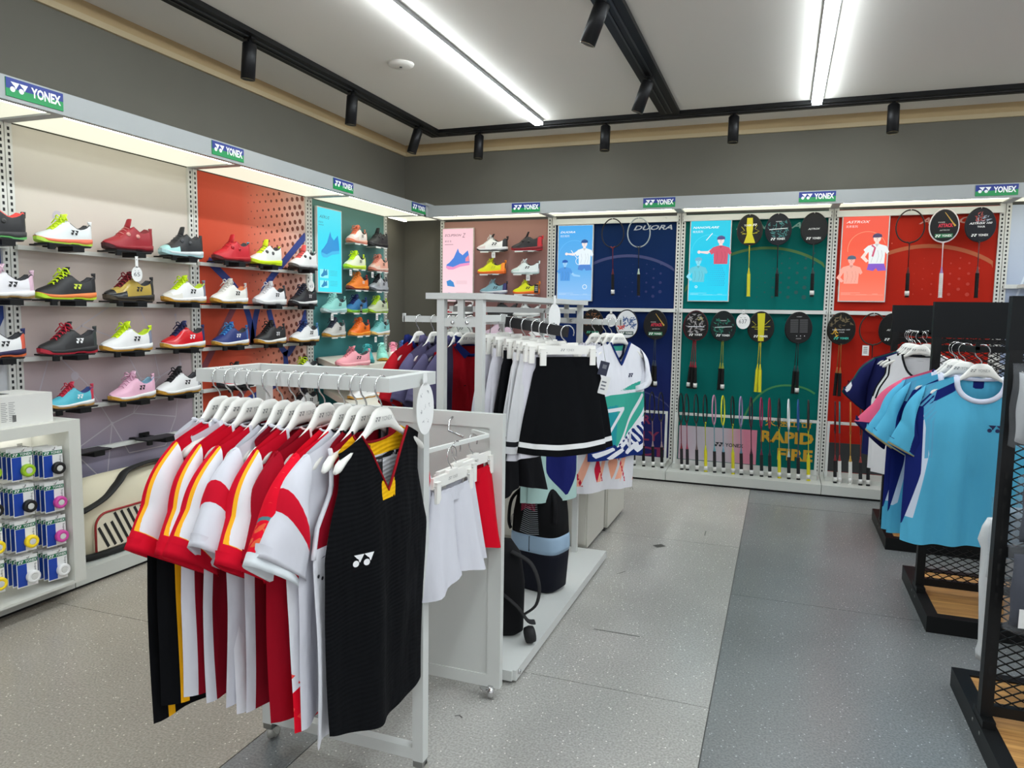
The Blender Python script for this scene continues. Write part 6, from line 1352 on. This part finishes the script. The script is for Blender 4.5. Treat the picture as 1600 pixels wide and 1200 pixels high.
# packed clothes in clear bags on the nearest rack
def clearfilm():
    M = bpy.data.materials.new('clear_film'); M.use_nodes = True; nt = M.node_tree; b = nt.nodes['Principled BSDF']
    b.inputs['Base Color'].default_value = (.5, .52, .55, 1); b.inputs['Roughness'].default_value = .16; b.inputs['Alpha'].default_value = .10; b.inputs['IOR'].default_value = 1.4
    n = nt.nodes.new('ShaderNodeTexNoise'); n.inputs['Scale'].default_value = 22; n.inputs['Detail'].default_value = 3
    bp_ = nt.nodes.new('ShaderNodeBump'); bp_.inputs['Strength'].default_value = .9; bp_.inputs['Distance'].default_value = .01; nt.links.new(n.outputs['Fac'], bp_.inputs['Height']); nt.links.new(bp_.outputs['Normal'], b.inputs['Normal']); return M
FILM = clearfilm()
def pillow(w, h, d, seed, n=14):
    g = random.Random(seed); rr = []
    for j in range(n):
        v = -1+2*j/(n-1); ring_ = []
        for k in range(24):
            a = 2*PI*k/24; e = (1-abs(v)**4)
            ring_.append((w/2*math.cos(a)*(1+.02*math.sin(5*v+seed)), d/2*math.sin(a)*max(.06, e)*(1+.25*math.sin(3*a+4*v+seed)), h/2*v+.01*math.sin(2*a+seed)))
        rr.append(ring_)
    return rr
def packed(label, x, y, z, w, h, cloth, seed, rz=0, card=True):
    t = thing('packed_garment', label, 'packed clothes', (x, y, z), rz, 'packed clothes on the nearest rack')
    MB().loft([[(px*.86, py*.8, pz*.84-.02*h) for px, py, pz in r] for r in pillow(w, h, .06, seed)]).build('folded_cloth', mat(cloth, .85, bump=.4, scale=20), t)
    MB().loft(pillow(w, h, .072, seed)).build('clear_bag', FILM, t)
    if card: MB().box(-w*.36, -w*.02, -.031, -.029, -h*.40, -h*.18).build('paper_insert', mat((216, 216, 214), .6), t)
    MB().tube([(0, 0, h/2-.005), (0, .02, h/2+.02), (0, .06, h/2+.012)], .003, 5).build('hang_tab', mat((210, 212, 214), .4), t)
def pk(px, py, y): return onY(px, py, y)
r1o = r1.location
for x, z in ((.92, 1.40),): pass
for i, (px, py, w, h, c, lab) in enumerate(((1656, 640, .26, .25, (176, 178, 180), 'clear bag with pale grey clothes at the top of the nearest rack'), (1664, 800, .26, .22, (46, 50, 62), 'clear bag with dark clothes and a white insert in the middle of the nearest rack'), (1640, 928, .24, .27, (36, 40, 56), 'clear bag with navy clothes low on the nearest rack'))):
    p = pk(px, py, 2.60); packed(lab, p.x, 2.60, p.z, w, h, c, i*3+2, math.radians(4))
    MB().bar((p.x-r1o.x, 2.66-r1o.y, p.z+h/2+.006), (p.x-r1o.x, 2.72-r1o.y, p.z+h/2+.006), .01, .012).build('hook_peg', BR, r1)
p = onY(1585, 855, 2.78); packed('clear bag with white and pale blue clothes behind the mesh of the nearest rack', p.x+.06, 2.84, p.z, .24, .28, (170, 190, 206), 8)
p = onY(1544, 935, 3.0); t = thing('plastic_sleeve', 'long white crumpled plastic bag hanging behind the post of the nearest rack', 'plastic bag', (p.x, 3.0, .17))
MB().loft([[(w*math.cos(2*PI*k/14)+.008*math.sin(9*z+k), .02*math.sin(2*PI*k/14), z) for k in range(14)] for z, w in ((0, .022), (.03, .028), (.06, .020), (.12, .030), (.3, .032), (.42, .028), (.45, .040), (.50, .030), (.53, .014))]).build('sleeve_film', mat((212, 214, 214), .35, bump=.5, scale=30), t)
p = onY(1592, 1010, 3.35); t = thing('white_carton', 'white box lying on the oak base seen through the mesh', 'box', (p.x+.12, 2.95, .068))
MB().box(-.17, .17, -.10, .10, 0, .16).build('carton_body', mat((186, 186, 184), .6), t); MB().box(-.172, .172, -.102, .102, .13, .165).build('carton_lid', mat((196, 196, 194), .6), t)

# ================================================================== low white grip cabinet at the left
CX0, CX1, CY0, CY1, CZ0, CZ1 = -3.42, -3.10, 1.45, 2.50, .093, .875
cb = thing('grip_cabinet', 'low white cabinet with lit recess full of grip packets', 'cabinet', (-3.26, 1.98, 0)); CWM = mat((206, 206, 198), .42)
rb('end_panel', CX0, CX1, CY1-.06, CY1, CZ0, CZ1-.05, cb, CWM); rb('end_panel', CX0, CX1, CY0, CY0+.06, CZ0, CZ1-.05, cb, CWM); rb('cabinet_top', CX0, CX1, CY0, CY1, CZ1-.05, CZ1, cb, CWM)
rb('back_board', CX0, CX0+.07, CY0+.06, CY1-.06, CZ0, CZ1-.05, cb, mat((232, 232, 226), .5)); rb('cabinet_floor', CX0+.07, CX1, CY0+.06, CY1-.06, CZ0, CZ0+.012, cb, CWM)
rb('recess_light', CX0+.10, CX0+.14, CY0+.08, CY1-.08, CZ1-.062, CZ1-.05, cb, glow((255, 255, 246), 5.0))
bx = thing('carton', 'small white carton standing on the grip cabinet', 'box', (-3.26, 2.24, CZ1), math.radians(2))
cs_ = MB().box(-.11, .11, -.16, .165, 0, .135).build('carton_body', mat((216, 215, 210), .6), bx)
f = Fr((.11, 0, 0), (0,1,0), (0,0,1)); m = MB()
for c in range(4):
    for k in range(11): m.rect(f, -.15+.035*c, -.15+.035*c+.022+.006*((k*7+c*3) % 2), .105-.008*k, .108-.008*k, 0, .0006)
tag(m.build('print', mat((150, 150, 148), .6), bx), kind='stuff')
m = MB()
for k in range(9): m.rect(f, -.03+.002*k, -.0292+.002*k+.0008*(k % 2), .02, .05, 0, .0006)
tag(m.build('barcode', mat((50, 50, 50), .6), bx), kind='stuff')
f2 = Fr((0, .165, 0), (-1,0,0), (0,0,1)); m = MB()
m.stroke(f2, [(-.11, .12), (-.05, .075), (.05, .075), (.11, .12)], .002, .0005); m.stroke(f2, [(-.05, .075), (-.075, 0)], .002, .0005); tag(m.build('flap_seams', mat((170, 169, 164), .6), bx), kind='stuff')
MB().box(-.04, .03, -.10, .02, .135, .1365).build('top_slot', mat((70, 70, 68), .7), bx)
f = Fr((0, 0, 0), (0,1,0), (0,0,1)); PW, PH = .088, .142
pk_back = MB().rect(f, -PW/2, PW/2, -PH, 0, 0, .0012).mesh('c'); pk_blue = MB().rect(f, -PW/2+.003, -.002, -PH+.005, -.036, .0012, .0018).mesh('b')
pk_green = MB().rect(f, -PW/2+.001, PW/2-.001, -.034, -.016, .0012, .0018).mesh('g')
_m = MB(); _m.mark(f, -PW/2+.006, -.031, .012, .0024); _m.text(f, 'YONEX', -.008, -.0305, .0115, .048, .0024, bold=.02); pk_logo = _m.mesh('l')
_m = MB(); _m.text(Fr((0,0,0), (0,0,-1), (0,1,0)), 'Super', .042, PW/2-.016, .011, .040, .0024); pk_txt = _m.mesh('t')
pk_roll = MB().lathe([(.013, .002), (.026, .002), (.0285, .006), (.0285, .022), (.026, .026), (.0145, .026), (.013, .022)], (0, 0, 0), (1, 0, 0), 24).mesh('r')
pk_core = MB().lathe([(.0105, .003), (.0135, .003), (.0135, .0255), (.0105, .0255)], (0, 0, 0), (1, 0, 0), 18).lathe([(.0, .003), (.0105, .003), (.0105, .004), (0, .004)], (0, 0, 0), (1, 0, 0), 18).mesh('k')
pk_film = MB().lathe([(.032, .001), (.030, .016), (.022, .0275), (0, .028)], (0, 0, 0), (1, 0, 0), 20).mesh('f')
COLS = {'green': (150, 190, 30), 'black': (14, 14, 15), 'pink': (206, 70, 156), 'yellow': (246, 214, 30), 'white': (232, 232, 230)}
def packet(label, x, y, z, col, rz, group):
    t = thing('grip_packet', label, 'grip packet', (x, y, z), rz, group)
    inst('backing_card', pk_back, mat((230, 230, 228), .5), t); inst('blue_panel', pk_blue, mat((16, 62, 160), .45), t); inst('green_header', pk_green, mat((0, 104, 66), .45), t)
    inst('brand_print', pk_logo, mat((238, 240, 238), .5), t); inst('side_print', pk_txt, mat((60, 62, 66), .5), t)
    r = inst('grip_roll', pk_roll, mat(COLS[col], .5), t, (0, .018, -.098)); inst('roll_core', pk_core, mat((206, 206, 202), .5), r)
grid_ = [(2.381, .750, ('black', 'pink', 'pink', 'white'), 'right'), (2.235, .768, ('green', 'black', 'yellow', 'white'), 'middle'), (2.085, .785, ('green', 'black', 'yellow', 'yellow'), 'left')]
for y0, ztop, cols, nm in grid_:
    for r, col in enumerate(cols):
        z = ztop-.0-r*.162+.0; rown = ('top', 'second', 'third', 'bottom')[r]
        hk = thing('grip_hook', 'white wire hook of the %s row, %s column of grip packets' % (rown, nm), 'hook', (CX0+.07, y0, z-.004), 0, 'grip packet hooks')
        MB().tube([(0, 0, 0), (.225, 0, 0), (.232, 0, .012)], .0025, 6).box(0, .004, -.012, .012, -.012, .012).build('prong', CHROME, hk)
        for k in range(4):
            x = -3.135-.030*k
            if k == 0: lab, gp = '%s grip packet in front on the %s row, %s column' % (col, rown, nm), 'front grip packets'
            else: lab, gp = 'grip packet, %s behind the front %s one, %s row, %s column' % (('', 'first', 'second', 'third')[k], col, rown, nm), 'grip packets behind the %s row %s column front one' % (rown, nm)
            packet(lab, x, y0+.004*k*0, z+.006-.0*k, col, math.radians(-9+2*k*0), gp)
# cream racket bag on the plinth
bg = thing('racket_bag', 'cream bag with black striped pocket and black handle on the plinth', 'bag', (-3.395, 2.985, .093)); CRM = mat((214, 206, 180), .75); BKB = mat((26, 26, 26), .7)
def bagr(z, y0, y1, d, n=30):
    c, h = (y0+y1)/2, (y1-y0)/2
    return [(d*math.copysign(abs(math.sin(a))**.5, math.sin(a)), c+h*math.copysign(abs(math.cos(a))**.45, math.cos(a)), z) for a in [2*PI*k/n for k in range(n)]]
MB().loft([bagr(.04, -.36, .36, .12), bagr(.14, -.37, .37, .125), bagr(.26, -.365, .365, .12), bagr(.33, -.35, .36, .105), bagr(.38, -.30, .35, .08), bagr(.41, -.24, .32, .045), bagr(.418, -.18, .28, .02)]).build('bag_body', CRM, bg)
MB().loft([bagr(0, -.35, .35, .11), bagr(.012, -.368, .368, .124), bagr(.04, -.37, .37, .126)]).build('base_band', BKB, bg)
fb = Fr((.122, 0, 0), (0,1,0), (0,0,1))
def rr_(x0, x1, y0, y1, r): return [(x0, y0), (x1, y0)]+[(x1-r+r*math.cos(a), y1-r+r*math.sin(a)) for a in [PI/2*k/6 for k in range(7)]]+[(x0+r+r*math.cos(a), y1-r+r*math.sin(a)) for a in [PI/2+PI/2*k/6 for k in range(7)]]
MB().slab(fb, rr_(-.29, .30, .05, .245, .07), -.01, .008).build('pocket', mat((220, 212, 190), .7), bg)
MB().tube([fb.at(x, y, .009) for x, y in rr_(-.29, .30, .05, .245, .07)[1:]+[(-.29, .05)]], .006, 6).build('red_piping', mat((150, 30, 30), .5), bg)
for k in range(14):
    x = -.30+.042*k; a, b = (x, .232), (x+.085, .058)
    if x < -.215: q = (-.272-x)/.085 if x < -.27 else .25; q = max(q, .22 if x > -.27 else q); a = (x+.085*q, .232-.174*q)
    if b[0] > .285: q = (.285-x)/.085; b = (.285, .232-.174*q)
    if b[1] < a[1]-.02: MB().stroke(fb, [a, b], .016, .0095).build('pocket_stripe', BKB, bg)
MB().tube(smooth([(.10, -.34, .27), (.112, -.22, .315), (.105, -.12, .38), (.085, -.05, .425), (.06, .10, .44), (.05, .24, .435)]), .030, 8, flat=.35).build('handle', BKB, bg)
